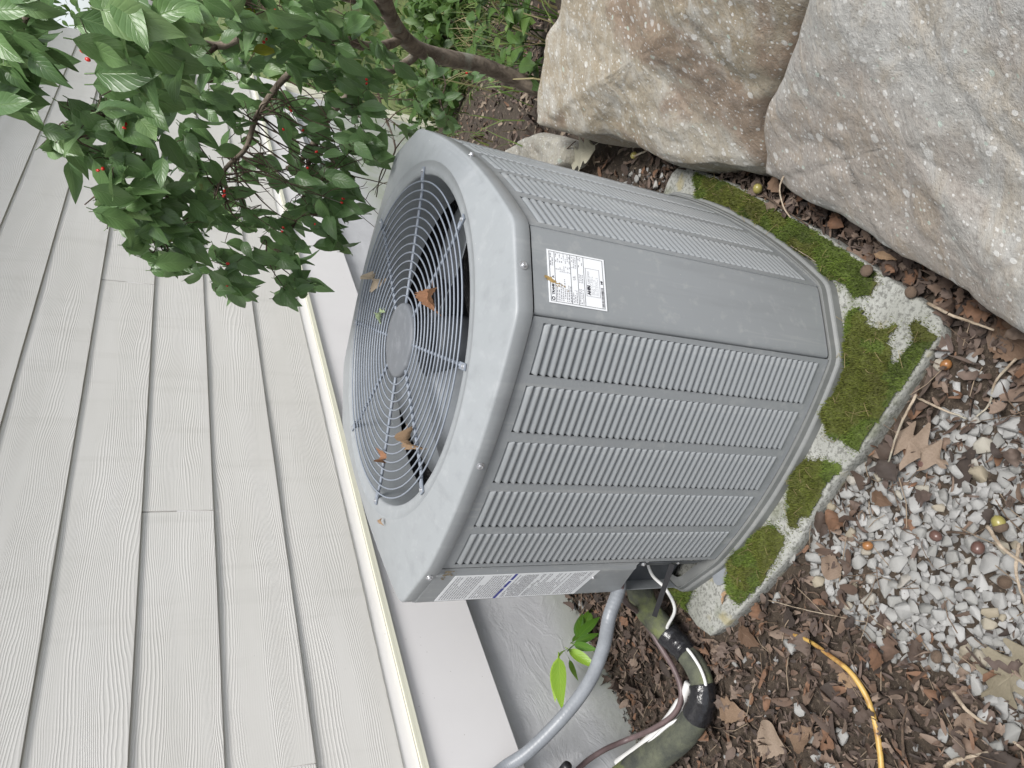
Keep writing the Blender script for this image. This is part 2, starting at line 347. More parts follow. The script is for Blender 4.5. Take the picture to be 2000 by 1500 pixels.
M_WHITEC = m_simple('white_cable_jacket', (.62, .62, .61), .4, .08, 20); M_STRAP = m_simple('black_strap', (.014, .014, .016), .4, .2)

# ------------------------------------------------------------------ ground
def softplus(x, k): return math.log1p(math.exp(min(30, x * k))) / k
def sstep(a, b, x):
    t = min(1, max(0, (x - a) / (b - a))); return t * t * (3 - 2 * t)
def G(x, y):
    fall = .24 * softplus(y - 1.25, 4.0)
    h = .022 - min(fall, 1.35 + .12 * (fall - 1.35) * 0)
    h += .30 * sstep(.45, 1.3, x) * sstep(.4, 1.2, y) + .35 * sstep(.8, 1.7, x)
    h -= .022 * sstep(-.6, -.9, x)
    h += .014 * nz((x, y, 0), 2.3) + .006 * nz((x, y, 3), 9)
    return h
def axis(n, lo, hi, c, k):
    t = np.linspace(-1, 1, n); return c + np.where(t < 0, (c - lo), (hi - c)) * np.sinh(t * k) / math.sinh(k)
gx = axis(150, -60, 60, -.1, 5.2); gy = axis(170, -60, 90, .0, 5.2)
gv = [(x, y, G(x, y)) for y in gy for x in gx]
gf = [(j * 150 + i, j * 150 + i + 1, (j + 1) * 150 + i + 1, (j + 1) * 150 + i) for j in range(169) for i in range(149)]
ground = tag(obj('ground', gv, gf, M_GROUND, smooth=True), kind='structure')

# ------------------------------------------------------------------ house wall
WA = RAD(85); WD = np.array([math.cos(WA), math.sin(WA), 0]); WN = np.array([WD[1], -WD[0], 0]); W0 = np.array([-.94, -.363, 0])
house = thing('house', 'pale house wall with wood grain lap siding above grey foundation', 'house', W0)
house.rotation_euler = (0, 0, WA)          # local x along the wall, local -y outward, z up
S0, S1 = -4.0, 5.86
def wbox(name, a, b, o0, o1, z0, z1, m, parent=house, bev=0.0):
    v, f = box(a, b, -o1, -o0, z0, z1); o = obj(name, v, f, m, parent)
    if bev:
        md = o.modifiers.new('b', 'BEVEL'); md.width = bev; md.segments = 2
    return o
wbox('sheathing', S0, S1, -.25, -.022, .42, 6.0, M_BLACK)
# foundation : gently wavy rendered face
nx, nzv = 160, 30; fv = []; ff = []
for j in range(nzv + 1):
    for i in range(nx + 1):
        x = S0 + (S1 - .06 - S0) * i / nx; z = -2.4 + 2.83 * (j / nzv)
        fv.append((x, .012 - .006 * nz((x, 0, z), 3.0), z))
ff = [(j * (nx + 1) + i, j * (nx + 1) + i + 1, (j + 1) * (nx + 1) + i + 1, (j + 1) * (nx + 1) + i) for j in range(nzv) for i in range(nx)]
obj('foundation', fv, ff, M_FOUND, house, True)
wbox('corner_trim', S1 - .06, S1 + .05, -.2, .028, -2.4, .40, M_FLASH, bev=.004)
wbox('skirt_board', S0, S1 + .02, -.012, .020, .402, .657, M_TRIM, bev=.003)
fl = join([box(S0, S1 + .02, -.034, .0, .6585, .668), box(S0, S1 + .02, -.034, -.028, .6685, .676)])
obj('drip_flashing', *fl, M_FLASH, house)
wbox('starter_strip', S0, S1 + .02, -.012, .009, .669, .716, M_TRIM, bev=.002)
CO = [.712, .916, 1.113, 1.306, 1.502, 1.697, 1.892, 2.087, 2.282, 2.477, 2.672, 2.867]
JO = {2: [.811], 1: [-.002, 3.65], 0: [-1.6, 3.3], 3: [-.9, 2.13], 4: [-1.9, 3.27], 5: [-.6], 6: [4.9], 7: [-.4], 8: [2.4], 9: [1.0], 10: [3.0]}
for c in range(11):
    z0 = CO[c]; z1 = CO[c + 1] + .03; ends = [S0] + JO[c] + [S1]
    for a, b in zip(ends[:-1], ends[1:]):
        L = b - a - .004; zc = z0
        # profile of a lap board: thick lower edge, thin upper edge
        pr = [(.0125, 0.0), (.0135, .0012), (.0135, .005), (.003, z1 - z0), (-.004, z1 - z0), (.0052, 0.0)]
        nseg = max(4, int(L / .25)); v = []; f = []; k = len(pr)
        for i in range(nseg + 1):
            wob = .0008 * math.sin(i * 1.7 + c)
            v += [(L * i / nseg, -(o + wob), z) for o, z in pr]
        f = [(i * k + q, i * k + (q + 1) % k, (i + 1) * k + (q + 1) % k, (i + 1) * k + q) for i in range(nseg) for q in range(k)]
        f += [tuple(range(k - 1, -1, -1)), tuple(nseg * k + q for q in range(k))]
        obj('siding_plank', v, f, M_SIDING, house, loc=(a + .002, 0, zc))
    for j in JO[c]:
        if c < 5: wbox('caulk_joint', j - .0018, j + .0018, .003, .0098, z0 + .002, z0 + .10, M_TRIM)
v, f = box(S0, S1 + .4, -.5, .45, 2.875, 2.95); obj('soffit', v, f, M_TRIM, house)

# ------------------------------------------------------------------ concrete pad and moss
PADZ = .06
pout = [(-.478, .36), (-.485, -.10), (-.482, -.44), (-.466, -.484), (-.41, -.505), (-.29, -.528), (-.145, -.550), (.05, -.545), (.148, -.562), (.30, -.570), (.425, -.575), (.455, -.552), (.468, -.42), (.487, -.19), (.492, .13), (.475, .36), (.44, .385), (-.44, .385)]
PO = []
for i in range(len(pout)):
    a, b = np.array(pout[i]), np.array(pout[(i + 1) % len(pout)]); n = max(2, int(np.linalg.norm(b - a) / .012))
    PO += [a + (b - a) * t / n for t in range(n)]
PO = np.array(PO); nP = len(PO)
rings = [(1.0, -.09), (1.0, -.02), (1.0, -.004), (.994, 0.0)] + [(s, 0.0) for s in np.linspace(.97, .05, 22)]
pv = []
for k, (s, dz) in enumerate(rings):
    for p in PO:
        q = p * s; e = .004 * nz((q[0], q[1], dz * 5), 14) if k < 5 else 0
        pv.append((q[0] * (1 + e), q[1] * (1 + e) + e, PADZ + dz + .0016 * nz((q[0], q[1], 0), 22) - (.004 if k == 0 else 0)))
pf = [(k * nP + i, k * nP + (i + 1) % nP, (k + 1) * nP + (i + 1) % nP, (k + 1) * nP + i) for k in range(len(rings) - 1) for i in range(nP)]
pf.append(tuple((len(rings) - 1) * nP + i for i in range(nP)))
tag(obj('concrete_pad', pv, pf, M_CONC, smooth=True), 'mossy weathered concrete pad under the air conditioner', 'concrete pad')

def zpoly(pts, z): return np.array([on_z(px, py, z)[:2] for px, py in pts])
def inside(poly, x, y):
    c = np.zeros(np.shape(x), bool); j = len(poly) - 1
    for i in range(len(poly)):
        xi, yi = poly[i]; xj, yj = poly[j]
        c ^= ((yi > y) != (yj > y)) & (x < (xj - xi) * (y - yi) / (yj - yi + 1e-12) + xi); j = i
    return c
MP = [[(1355, 335), (1430, 347), (1520, 388), (1600, 438), (1690, 515), (1722, 552), (1690, 560), (1655, 556), (1600, 520), (1480, 440), (1400, 405), (1360, 395)],
      [(1650, 650), (1662, 606), (1690, 598), (1692, 640), (1740, 640), (1790, 628), (1845, 648), (1840, 700), (1800, 775), (1745, 835), (1690, 878), (1640, 862), (1600, 818), (1622, 750), (1642, 700)],
      [(1572, 905), (1600, 895), (1640, 915), (1632, 960), (1590, 1005), (1548, 1034), (1536, 1020), (1540, 980), (1550, 940)],
      [(1452, 1052), (1500, 1030), (1528, 1045), (1522, 1090), (1490, 1130), (1440, 1185), (1424, 1170), (1420, 1110)],
      [(1312, 1140), (1352, 1140), (1345, 1180), (1330, 1190), (1315, 1170)], [(1655, 560), (1690, 545), (1715, 575), (1668, 585)]]
MH = [[(1725, 668), (1760, 640), (1800, 650), (1790, 680), (1765, 690), (1758, 725), (1735, 700)], [(1780, 800), (1800, 790), (1770, 830)]]
st = .004; mx = np.arange(-.5, .52, st); my = np.arange(-.62, .40, st); XX, YY = np.meshgrid(mx, my)
wob = np.array([[.022 * nz((x, y, 1), 16) for x in mx] for y in my]); wob2 = np.array([[.022 * nz((x, y, 7), 16) for x in mx] for y in my])
MK = np.zeros(XX.shape, bool)
for p in MP: MK |= inside(zpoly(p, PADZ + .005), XX + wob, YY + wob2)
for p in MH: MK &= ~inside(zpoly(p, PADZ + .005), XX + wob, YY + wob2)
D_ = MK.astype(float)
for _ in range(10): D_ = (D_ * 2 + np.roll(D_, 1, 0) + np.roll(D_, -1, 0) + np.roll(D_, 1, 1) + np.roll(D_, -1, 1)) / 6
rag = np.array([[nz((x, y, 5), 45, oct=3) for x in mx] for y in my]); MK = D_ + .30 * rag > .30
MK &= inside(pout, XX * 1.003, YY * 1.003)
F = MK.astype(float)
for _ in range(3):
    F = (F + np.roll(F, 1, 0) + np.roll(F, -1, 0) + np.roll(F, 1, 1) + np.roll(F, -1, 1)) / 5
F = np.minimum(F, F) * MK
nmo = np.array([[nz((x, y, 2), 26) for x in mx] for y in my])
F2 = MK.astype(float)
for _ in range(22): F2 = (F2 * 2 + np.roll(F2, 1, 0) + np.roll(F2, -1, 0) + np.roll(F2, 1, 1) + np.roll(F2, -1, 1)) / 6
F2 = np.clip((F2 - .35) / .6, 0, 1); F = F2 * MK
H = PADZ + .001 + F * (.014 + .018 * nmo)
mv, mf, mc = [], [], []; idx = -np.ones(XX.shape, int)
def mosscol(x, y):
    t = nz((x, y, 4), 14, oct=3); u = nz((x, y, 9), 5); g = random.random()
    c = np.array([.185, .265, .042]) * (.55 + .55 * g) * (1 + .5 * t)
    if u > .02: c = c * .55 + np.array([.19, .17, .035]) * .45
    return tuple(np.clip(c, .01, 1))
for j in range(len(my)):
    for i in range(len(mx)):
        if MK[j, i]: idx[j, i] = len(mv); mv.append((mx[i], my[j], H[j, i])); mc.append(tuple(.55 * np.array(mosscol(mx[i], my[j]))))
for j in range(len(my) - 1):
    for i in range(len(mx) - 1):
        q = (idx[j, i], idx[j, i + 1], idx[j + 1, i + 1], idx[j + 1, i])
        if min(q) >= 0: mf.append(q)
js, is_ = np.nonzero(MK)
E = MK.astype(float)
for _ in range(14): E = (E * 2 + np.roll(E, 1, 0) + np.roll(E, -1, 0) + np.roll(E, 1, 1) + np.roll(E, -1, 1)) / 6
INP = inside(np.array(pout) * .997, XX, YY)
for j, i in zip(*np.nonzero((~MK) & (E > .02) & INP)):
    if random.random() < E[j, i] * 1.7:
        for _ in range(2):
            x = mx[i] + (random.random() - .5) * st * 1.6; y = my[j] + (random.random() - .5) * st * 1.6; h = .003 + .004 * random.random(); a = random.random() * 6.28; b = random.random() * 6.28; wd = .0011
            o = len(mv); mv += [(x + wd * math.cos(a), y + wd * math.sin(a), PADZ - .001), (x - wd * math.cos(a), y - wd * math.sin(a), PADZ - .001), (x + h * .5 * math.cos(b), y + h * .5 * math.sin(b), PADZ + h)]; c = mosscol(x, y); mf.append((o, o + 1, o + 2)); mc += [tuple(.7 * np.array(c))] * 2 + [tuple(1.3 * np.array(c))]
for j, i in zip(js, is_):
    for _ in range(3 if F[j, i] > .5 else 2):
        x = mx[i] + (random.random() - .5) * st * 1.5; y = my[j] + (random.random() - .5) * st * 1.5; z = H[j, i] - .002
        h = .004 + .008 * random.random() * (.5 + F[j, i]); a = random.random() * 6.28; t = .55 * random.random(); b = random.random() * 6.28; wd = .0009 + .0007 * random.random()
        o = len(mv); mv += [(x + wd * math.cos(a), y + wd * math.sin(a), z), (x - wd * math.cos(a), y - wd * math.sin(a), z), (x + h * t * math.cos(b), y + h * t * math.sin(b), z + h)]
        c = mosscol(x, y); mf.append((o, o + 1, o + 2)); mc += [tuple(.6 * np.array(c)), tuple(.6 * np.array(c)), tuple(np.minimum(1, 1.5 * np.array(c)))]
    if random.random() < .012:          # dry sporophyte hairs
        x, y, z = mx[i], my[j], H[j, i]; P = spline([(x, y, z), (x + random.gauss(0, .006), y + random.gauss(0, .006), z + .01), (x + random.gauss(0, .015), y + random.gauss(0, .015), z + .014)], 5)
        a, b = tube(P, .00045, 3, False); o = len(mv); mv += [tuple(p) for p in a]; mf += [tuple(k + o for k in q) for q in b]; mc += [(.34, .27, .13)] * len(a)
def colored(name, v, f, cols, m, smooth=False, parent=None):
    me = mesh(name, v, f, smooth); ca = me.color_attributes.new('Col', 'FLOAT_COLOR', 'POINT')
    ca.data.foreach_set('color', np.hstack([np.array(cols, np.float32), np.ones((len(cols), 1), np.float32)]).ravel()); return link(name, me, m, parent)
tag(colored('moss', mv, mf, mc, M_MOSS), 'green moss growing in patches on the concrete pad', 'moss', kind='stuff')

# ------------------------------------------------------------------ boulders
def boulder(name, outl, m, label, bulge=.012, base=-.12, undercut=.10, seed=0, amp=.010, group='boulders beside the air conditioner', nres=150):
    P = np.array([on_z(px, py, z) if len(t) == 3 else t for t in outl for (px, py, z) in [t[:3]]])
    C2 = np.vstack([P, P[:1]]); sl_ = np.r_[0, np.cumsum(np.linalg.norm(np.diff(C2, axis=0), axis=1))]
    t = np.linspace(0, sl_[-1], nres, endpoint=False); O = np.stack([np.interp(t, sl_, C2[:, k]) for k in range(3)], 1)
    for _ in range(1): O = (O * 2 + np.roll(O, 1, 0) + np.roll(O, -1, 0)) / 4
    cen = O.mean(0); A = np.c_[O[:, :2], np.ones(len(O))]; pl = np.linalg.lstsq(A, O[:, 2], rcond=None)[0]
    cen[2] = pl[0] * cen[0] + pl[1] * cen[1] + pl[2]; nrm = np.array([-pl[0], -pl[1], 1]); nrm /= np.linalg.norm(nrm)
    v = []; lv = 44
    def disp(p, k=1.0):
        d = amp * nz(p, 3.0, (seed, 0, 0)) + amp * .6 * nz(p, 9, (0, seed, 0)) + amp * .30 * nz(p, 28, (0, 0, seed))
        led = abs(nz(p, 2.2, (seed + 5, 1, 2), 2)); d -= amp * .6 * max(0, 1 - led * 18)      # cleft lines
        return p + nrm * d * k
    for k in range(lv):
        s = 1 - ((lv - 1 - k) / (lv - 1)) ** 1.0 if False else (k / (lv - 1)) ** .62
        for o in O:
            p = cen + (o - cen) * s; pz = p.copy(); pz = pz + nrm * bulge * (1 - s ** 14) - nrm * .004 * max(0, (s - .98) / .02) ** 2
            v.append(disp(pz))
    sides = [(1.004, .010), (1.004, .04), (1.0, .09), (1 - undercut * .6, .15), (1 - undercut, .24)]
    for s, dz in sides:
        for o in O:
            p = cen + (o - cen) * s; p[2] = o[2] - dz - .012; p[2] = max(p[2], base - dz * .1); v.append(disp(p, .8))
    n = len(O); L = lv + len(sides)
    f = [(k * n + i, k * n + (i + 1) % n, (k + 1) * n + (i + 1) % n, (k + 1) * n + i) for k in range(1, L - 1) for i in range(n)]
    f += [(0, n + i, n + (i + 1) % n) for i in range(n)]
    for o in O: v.append((cen[0] + (o[0] - cen[0]) * .8, cen[1] + (o[1] - cen[1]) * .8, base - .1))
    f += [((L - 1) * n + i, (L - 1) * n + (i + 1) % n, L * n + (i + 1) % n, L * n + i) for i in range(n)]
    ob = obj(name, v, f, m)
    bm = bmesh.new(); bm.from_mesh(ob.data); bmesh.ops.remove_doubles(bm, verts=bm.verts, dist=2e-4); bmesh.ops.recalc_face_normals(bm, faces=bm.faces); bm.to_mesh(ob.data); bm.free()
    ob.data.polygons.foreach_set('use_smooth', [True] * len(ob.data.polygons)); return tag(ob, label, 'boulder', group)
boulder('boulder', [(1046, 242, .24), (1085, 252, .22), (1135, 266, .20), (1190, 262, .185), (1245, 285, .17), (1300, 318, .155), (1345, 322, .15), (1400, 318, .15), (1455, 330, .14), (1486, 334, .13), (1498, 300, .165), (1487, 252, .215), (1495, 200, .27), (1525, 145, .33), (1550, 80, .39), (1570, 15, .44), (1582, -60, .49), (1585, -160, .55), (1350, -200, .56), (1180, -150, .52), (1092, -40, .45), (1090, 30, .40), (1062, 70, .365), (1055, 130, .32), (1046, 180, .285)], M_ROCKA,
        'tan brown boulder behind the air conditioner, its end nearest the tree trunk', seed=3, undercut=.05)
boulder('boulder', [(1494, 338, .125), (1500, 300, .165), (1490, 255, .215), (1499, 203, .27), (1529, 148, .33), (1557, 82, .39), (1577, 15, .44), (1592, -60, .49), (1600, -160, .55), (1900, -220, .58), (2140, -160, .58), (2250, 200, .45), (2260, 560, .28), (2150, 720, .20), (2060, 690, .175), (1990, 650, .16), (1930, 606, .15), (1870, 560, .145), (1800, 520, .14), (1745, 495, .135), (1690, 452, .13), (1640, 420, .13), (1585, 398, .125), (1545, 375, .125), (1525, 352, .125)], M_ROCKB,
        'large grey lichen spotted boulder at the right, beside the mossy pad corner', seed=11, undercut=.04, amp=.007)
boulder('boulder', [(985, 300, .02), (1030, 272, .05), (1065, 258, .07), (1110, 268, .07), (1135, 285, .06), (1125, 320, .05), (1080, 345, .03), (1020, 335, .02)], M_ROCKC,
        'small pale stone half buried between the louvered side and the tan boulder', bulge=.05, base=-.2, undercut=.15, seed=23, amp=.02, nres=80)

# ------------------------------------------------------------------ air conditioner
ac = thing('air_conditioner', 'grey outdoor air conditioner unit with louvered sides and round fan grille', 'air conditioner', (0, 0, PADZ))
ZB, ZT = .0995, .808
V = {'FR1': (.278, -.415), 'FR2': (.392, -.300), 'BR1': (.392, .300), 'BR2': (.300, .422), 'BL1': (-.310, .428), 'BL2': (-.428, .310), 'FL2': (-.428, -.357), 'FL1': (-.278, -.415)}
V = {k: np.array(p) for k, p in V.items()}
SG = .028
def bow(P, Q, t, off=0.0, s=SG):
    d = (Q - P) / np.linalg.norm(Q - P); n = np.array([d[1], -d[0]]); m = P + (Q - P) * t + n * (s * 4 * t * (1 - t)); sl2 = s * 4 * (1 - 2 * t) / np.linalg.norm(Q - P)
    tt = d + n * sl2; tt /= np.linalg.norm(tt); nn = np.array([tt[1], -tt[0]])
    return m + nn * off, tt, nn
FACES = [('FL1', 'FR1', SG), ('FR1', 'FR2', 0), ('FR2', 'BR1', SG), ('BR1', 'BR2', 0), ('BR2', 'BL1', SG), ('BL1', 'BL2', 0), ('BL2', 'FL2', SG), ('FL2', 'FL1', 0)]
dense = []
for a, b, s in FACES:
    for t in np.linspace(0, 1, 200, endpoint=False): dense.append(bow(V[a], V[b], t, 0, s)[0])
dense = np.array(dense); th = np.arctan2(dense[:, 1], dense[:, 0]); rr_ = np.hypot(dense[:, 0], dense[:, 1]); od = np.argsort(th)
NA = 288; TH = np.linspace(-math.pi, math.pi, NA, endpoint=False); RO = np.interp(TH, th[od], rr_[od], period=2 * math.pi)
def soft(r, n):
    for _ in range(n): r = (r * 2 + np.roll(r, 1) + np.roll(r, -1)) / 4
    return r
RS = soft(RO, 2)
def loops(prof, m, name, parent=ac, base=None, smooth=True, close=False):
    v = []
    for e in prof:
        kind, z = e[0], e[-1]
        r = RS + e[1] if kind == 'o' else (np.full(NA, e[1]) if kind == 'c' else RS * (1 - e[2]) * 1.0 + e[2] * e[1])
        zz = z if hasattr(z, '__len__') else np.full(NA, z)
        v += [(r[i] * math.cos(TH[i]), r[i] * math.sin(TH[i]), zz[i] - PADZ) for i in range(NA)]
    n = len(prof); f = [(k * NA + i, k * NA + (i + 1) % NA, (k + 1) * NA + (i + 1) % NA, (k + 1) * NA + i) for k in range(n - 1) for i in range(NA)]
    if close: f.append(tuple((n - 1) * NA + i for i in range(NA)))
    return obj(name, v, f, m, parent, smooth)
Lc = ('m', .386)
cap = loops([('o', -.012, .8070), ('o', .0020, .8066), ('o', .0046, .8066), ('o', .0052, .8074), ('o', .0050, .8325), ('o', .0042, .8352), ('o', .0020, .8372), ('o', -.0015, .8384), ('o', -.007, .8396)]
            + [('m', .3885, t, .8396 + .0190 * t) for t in (.25, .5, .75, .93)] + [('c', .3885, .8590), ('c', .3865, .8588), ('c', .3850, .8570), ('c', .3700, .8566), ('c', .3615, .8562), ('c', .3590, .8548), ('c', .3578, .8510), ('c', .354, .83), ('c', .351, .79), ('c', .352, .735)], M_AC_LIT, 'top_cap')
base = loops([('o', -.02, .094), ('o', .0035, .0935), ('o', .0062, .0985), ('o', .0085, .0990), ('o', .0095, .0975), ('o', .0105, .0840), ('o', .0160, .0815), ('o', .0178, .0790), ('o', .0190, .0610)], M_PAN, 'base_pan', smooth=False)
# hidden inner coil, open at the top, and the floor
coil = loops([('m', .0, .10, .104), ('m', 0, .10, .79), ('m', 0, .17, .79), ('m', 0, .17, .12), ('m', 0, .97, .115)], M_COIL, 'condenser_coil')

def panel_grid(a, b, s, us, zs, keep, m, name, off=0.0):
    """bowed sheet-metal panel split at us (0..1) and zs, only cells for which keep(i, j)"""
    P, Q = V[a], V[b]; v = []; f = []; nsub = 6
    for i in range(len(us) - 1):
        for j in range(len(zs) - 1):
            if not keep(i, j): continue
            o = len(v)
            for q in range(nsub + 1):
                p = bow(P, Q, us[i] + (us[i + 1] - us[i]) * q / nsub, off, s)[0]; v += [(p[0], p[1], zs[j] - PADZ), (p[0], p[1], zs[j + 1] - PADZ)]
            f += [(o + 2 * q, o + 2 * q + 2, o + 2 * q + 3, o + 2 * q + 1) for q in range(nsub)]
    ob = obj(name, v, f, m, ac)
    bm = bmesh.new(); bm.from_mesh(ob.data); bmesh.ops.remove_doubles(bm, verts=bm.verts, dist=1e-5); bm.to_mesh(ob.data); bm.free()
    md = ob.modifiers.new('t', 'SOLIDIFY'); md.thickness = .0016; md.offset = -1
    return ob
NSL = 43; ZC0, ZC1 = .122, .782; PITCH = (ZC1 - ZC0) / NSL
def slat_mesh(wd, name):
    # convex louver blade: upper edge tucked in, lower lip standing proud, ends closed into the sheet
    prof = [(-.0112, .0088), (-.0066, .0077), (-.0030, .0054), (-.0004, .0020), (.0014, -.0022), (.0022, -.0054), (.0010, -.0070), (-.0022, -.0076)]
    us = [(-1, .0), (-.985, .30), (-.955, .62), (-.92, .86), (-.87, 1), (.0, 1), (.87, 1), (.92, .86), (.955, .62), (.985, .30), (1, .0)]
    v = []; k = len(prof)
    for u, q in us:
        for o, z in prof: v.append((u * wd, -((o - .0005) * q + .0005), -.0064 + (z + .0064) * q))
    f = [(i * k + j, i * k + j + 1, (i + 1) * k + j + 1, (i + 1) * k + j) for i in range(len(us) - 1) for j in range(k - 1)]
    return mesh(name, v, f, True)
def louvered(a, b, cs, wd, name, own):
    P, Q = V[a], V[b]; Lr = np.linalg.norm(Q - P); us = [0.0]
    for c in cs: us += [(c - wd) / Lr + .5, (c + wd) / Lr + .5]
    us.append(1.0 - (.0015 / Lr if a == 'FL1' else 0)); zs = [ZB - .004, ZC0, ZC1, ZT - .0045]
    pan = panel_grid(a, b, SG, us, zs, lambda i, j: (i % 2 == 0) or j != 1, M_AC, name)
    sm = slat_mesh(wd + .001, 'louver_blade'); rest = []
    for ci, c in enumerate(cs):
        p, t, n = bow(P, Q, c / Lr + .5, 0.0, SG); ang = math.atan2(t[1], t[0])
        for k in range(NSL):
            z = ZC1 - (k + .5) * PITCH
            if ci in own:
                link('louver', sm, M_AC, pan, loc=(p[0], p[1], z - PADZ), rot=(0, 0, ang))
            else:
                ca, sa = math.cos(ang), math.sin(ang)
                rest.append(([(p[0] + q.co.x * ca - q.co.y * sa, p[1] + q.co.x * sa + q.co.y * ca, z - PADZ + q.co.z) for q in sm.vertices], [tuple(q.vertices) for q in sm.polygons]))
    if rest: tag(obj('louver_bank', *join(rest), M_AC, pan, True), kind='stuff')
    return pan
louvered('FL1', 'FR1', [-.2215, -.1107, 0, .1107, .2215], .0455, 'front_louver_panel', {0, 1, 2, 3, 4})
louvered('FR2', 'BR1', [-.236, -.118, 0, .118, .236], .0482, 'side_louver_panel', {0})
panel_grid('BR2', 'BL1', SG, [0, .5, 1], [ZB, ZT], lambda i, j: True, M_AC, 'back_panel'); panel_grid('BL2', 'FL2', SG, [0, .5, 1], [ZB, ZT], lambda i, j: True, M_AC, 'wall_side_panel')
panel_grid('BR1', 'BR2', 0, [0, 1], [ZB, ZT], lambda i, j: True, M_AC, 'back_corner_panel'); panel_grid('BL1', 'BL2', 0, [0, 1], [ZB, ZT], lambda i, j: True, M_AC, 'back_corner_panel')
# smooth corner panel with rounded edges and the rating plate
P, Q = V['FR1'], V['FR2']; d = (Q - P) / np.linalg.norm(Q - P); n = np.array([d[1], -d[0]]); Lc_ = np.linalg.norm(Q - P)
cv = []; prof = [(.0024, -.014), (.0024, -.002), (.006, .0012), (.012, .0026), (.02, .0030), (Lc_ * .5, .0036), (Lc_ - .02, .0030), (Lc_ - .010, .0022), (Lc_ - .003, .0004), (Lc_ + .004, -.006)]
for u, o in prof:
    p = P + d * u + n * o
    for z in np.linspace(ZB + .001, ZT - .0045, 9): cv.append((p[0], p[1], z - PADZ))
obj('corner_panel', cv, [(i * 9 + j, (i + 1) * 9 + j, (i + 1) * 9 + j + 1, i * 9 + j + 1) for i in range(len(prof) - 1) for j in range(8)], M_AC, ac, True)
# service panel at the near left corner, open below for the pipes
P2, Q2 = V['FL2'], V['FL1']; d2 = (Q2 - P2) / np.linalg.norm(Q2 - P2); n2 = np.array([d2[1], -d2[0]]); L2 = np.linalg.norm(Q2 - P2)
ZS = .300
prof = [(-.022, -.05), (-.012, -.012), (-.004, .000), (.006, .0045), (.016, .0055), (L2 - .032, .0055), (L2 - .022, .0055), (L2 - .016, .0010), (L2 - .004, .0005)]
cv = []
for u, o in prof:
    p = P2 + d2 * u + n2 * o; zb = ZS + (.020 if u > .05 else -.012) + (0 if u > 0 else -.0)
    for z in np.linspace(zb, ZT + .001, 9): cv.append((p[0], p[1], z - PADZ))
svc = obj('service_panel', cv, [(i * 9 + j, (i + 1) * 9 + j, (i + 1) * 9 + j + 1, i * 9 + j + 1) for i in range(len(prof) - 1) for j in range(8)], M_AC, ac, True)
md = svc.modifiers.new('t', 'SOLIDIFY'); md.thickness = .0016; md.offset = -1; md = svc.modifiers.new('e', 'EDGE_SPLIT'); md.split_angle = RAD(40)
pts = []
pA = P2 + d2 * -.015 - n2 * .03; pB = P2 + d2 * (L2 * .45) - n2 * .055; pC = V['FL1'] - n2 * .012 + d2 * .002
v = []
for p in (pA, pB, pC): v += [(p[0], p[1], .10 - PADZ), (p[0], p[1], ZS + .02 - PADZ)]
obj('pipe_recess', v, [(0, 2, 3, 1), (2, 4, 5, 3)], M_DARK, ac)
p0, p1 = V['FL1'] + d2 * -.002 + n2 * .001, V['FL1'] - d2 * .030 - n2 * .006
v, f = [], []
for p in (p0, p1): v += [(p[0], p[1], .135 - PADZ), (p[0], p[1], ZS + .01 - PADZ)]
br = obj('valve_bracket', v, [(0, 2, 3, 1)], M_DARK, ac); md = br.modifiers.new('t', 'SOLIDIFY'); md.thickness = .0015

# screws
def screw_mesh():
    parts = []; s = 12
    def ring(r, z): return [(r * math.cos(2 * math.pi * k / s), r * math.sin(2 * math.pi * k / s), z) for k in range(s)]
    prof = [(.0078, 0), (.0076, .0012), (.0046, .0016), (.0044, .0048), (.0036, .0054), (.0022, .0050)]
    v = sum([ring(r, z) for r, z in prof], []); f = [(i * s + k, i * s + (k + 1) % s, (i + 1) * s + (k + 1) % s, (i + 1) * s + k) for i in range(len(prof) - 1) for k in range(s)]; f.append(tuple((len(prof) - 1) * s + k for k in range(s)))
    return mesh('screw', v, f)
SCREW = screw_mesh()
def screw(p, nrm, s=1.0, parent=ac):
    o = link('screw', SCREW, M_SCREW, parent); a = np.array([0, 0, 1.0]) if abs(nrm[2]) < .8 else np.array([1.0, 0, 0]); place(o, np.array(p) - np.array([0, 0, PADZ]), np.cross(a, nrm), nrm, s)
def radial(ang_xy, off): 
    a = math.atan2(ang_xy[1], ang_xy[0]); r = np.interp(a, TH, RS, period=2 * math.pi) + off; return np.array([r * math.cos(a), r * math.sin(a)])
for (px, py), nn in (((1020, 520), n), ((932, 899), np.array([-.03, -1])), ((838, 1116), np.array([-.3, -.95])), ((919, 308), np.array([1, .05]))):
    q = on_z(px, py, .822)[:2]; q = radial(q, .0058); screw((*q, .822), np.array([nn[0], nn[1], 0.0]), .95)
    dv = []
pq = P2 + d2 * (L2 * .62) + n2 * .0055; screw((*pq, .415), np.array([*n2, 0]), .8)
pq = V['FL1'] + np.array([-.004, -.004]); screw((*pq, .312), np.array([-.2, -1, 0]), .7); screw((V['FL1'][0] - .012, V['FL1'][1] + .006, .20), np.array([-.3, -1, 0]), .7)

sv2, sf2 = [], []
for k in range(40):
    uc = L2 - .012 + random.gauss(0, .012); zc_ = ZT - .012 - abs(random.gauss(0, .010)); r0 = random.uniform(.0012, .004); p = P2 + d2 * min(uc, L2 - .001) + n2 * (.0066 + k * 2e-6); o = len(sv2)
    for a in np.linspace(0, 6.28, 7, endpoint=False): q = p + d2 * r0 * math.cos(a) * random.uniform(.5, 1); sv2.append((q[0], q[1], zc_ - PADZ + r0 * math.sin(a) * random.uniform(.5, 1)))
    sf2.append(tuple(o + q for q in range(7)))
tag(obj('dirt_stain', sv2, sf2, m_simple('dried_mud', (.20, .16, .10), .9, .3, 80), svc), kind='stuff')
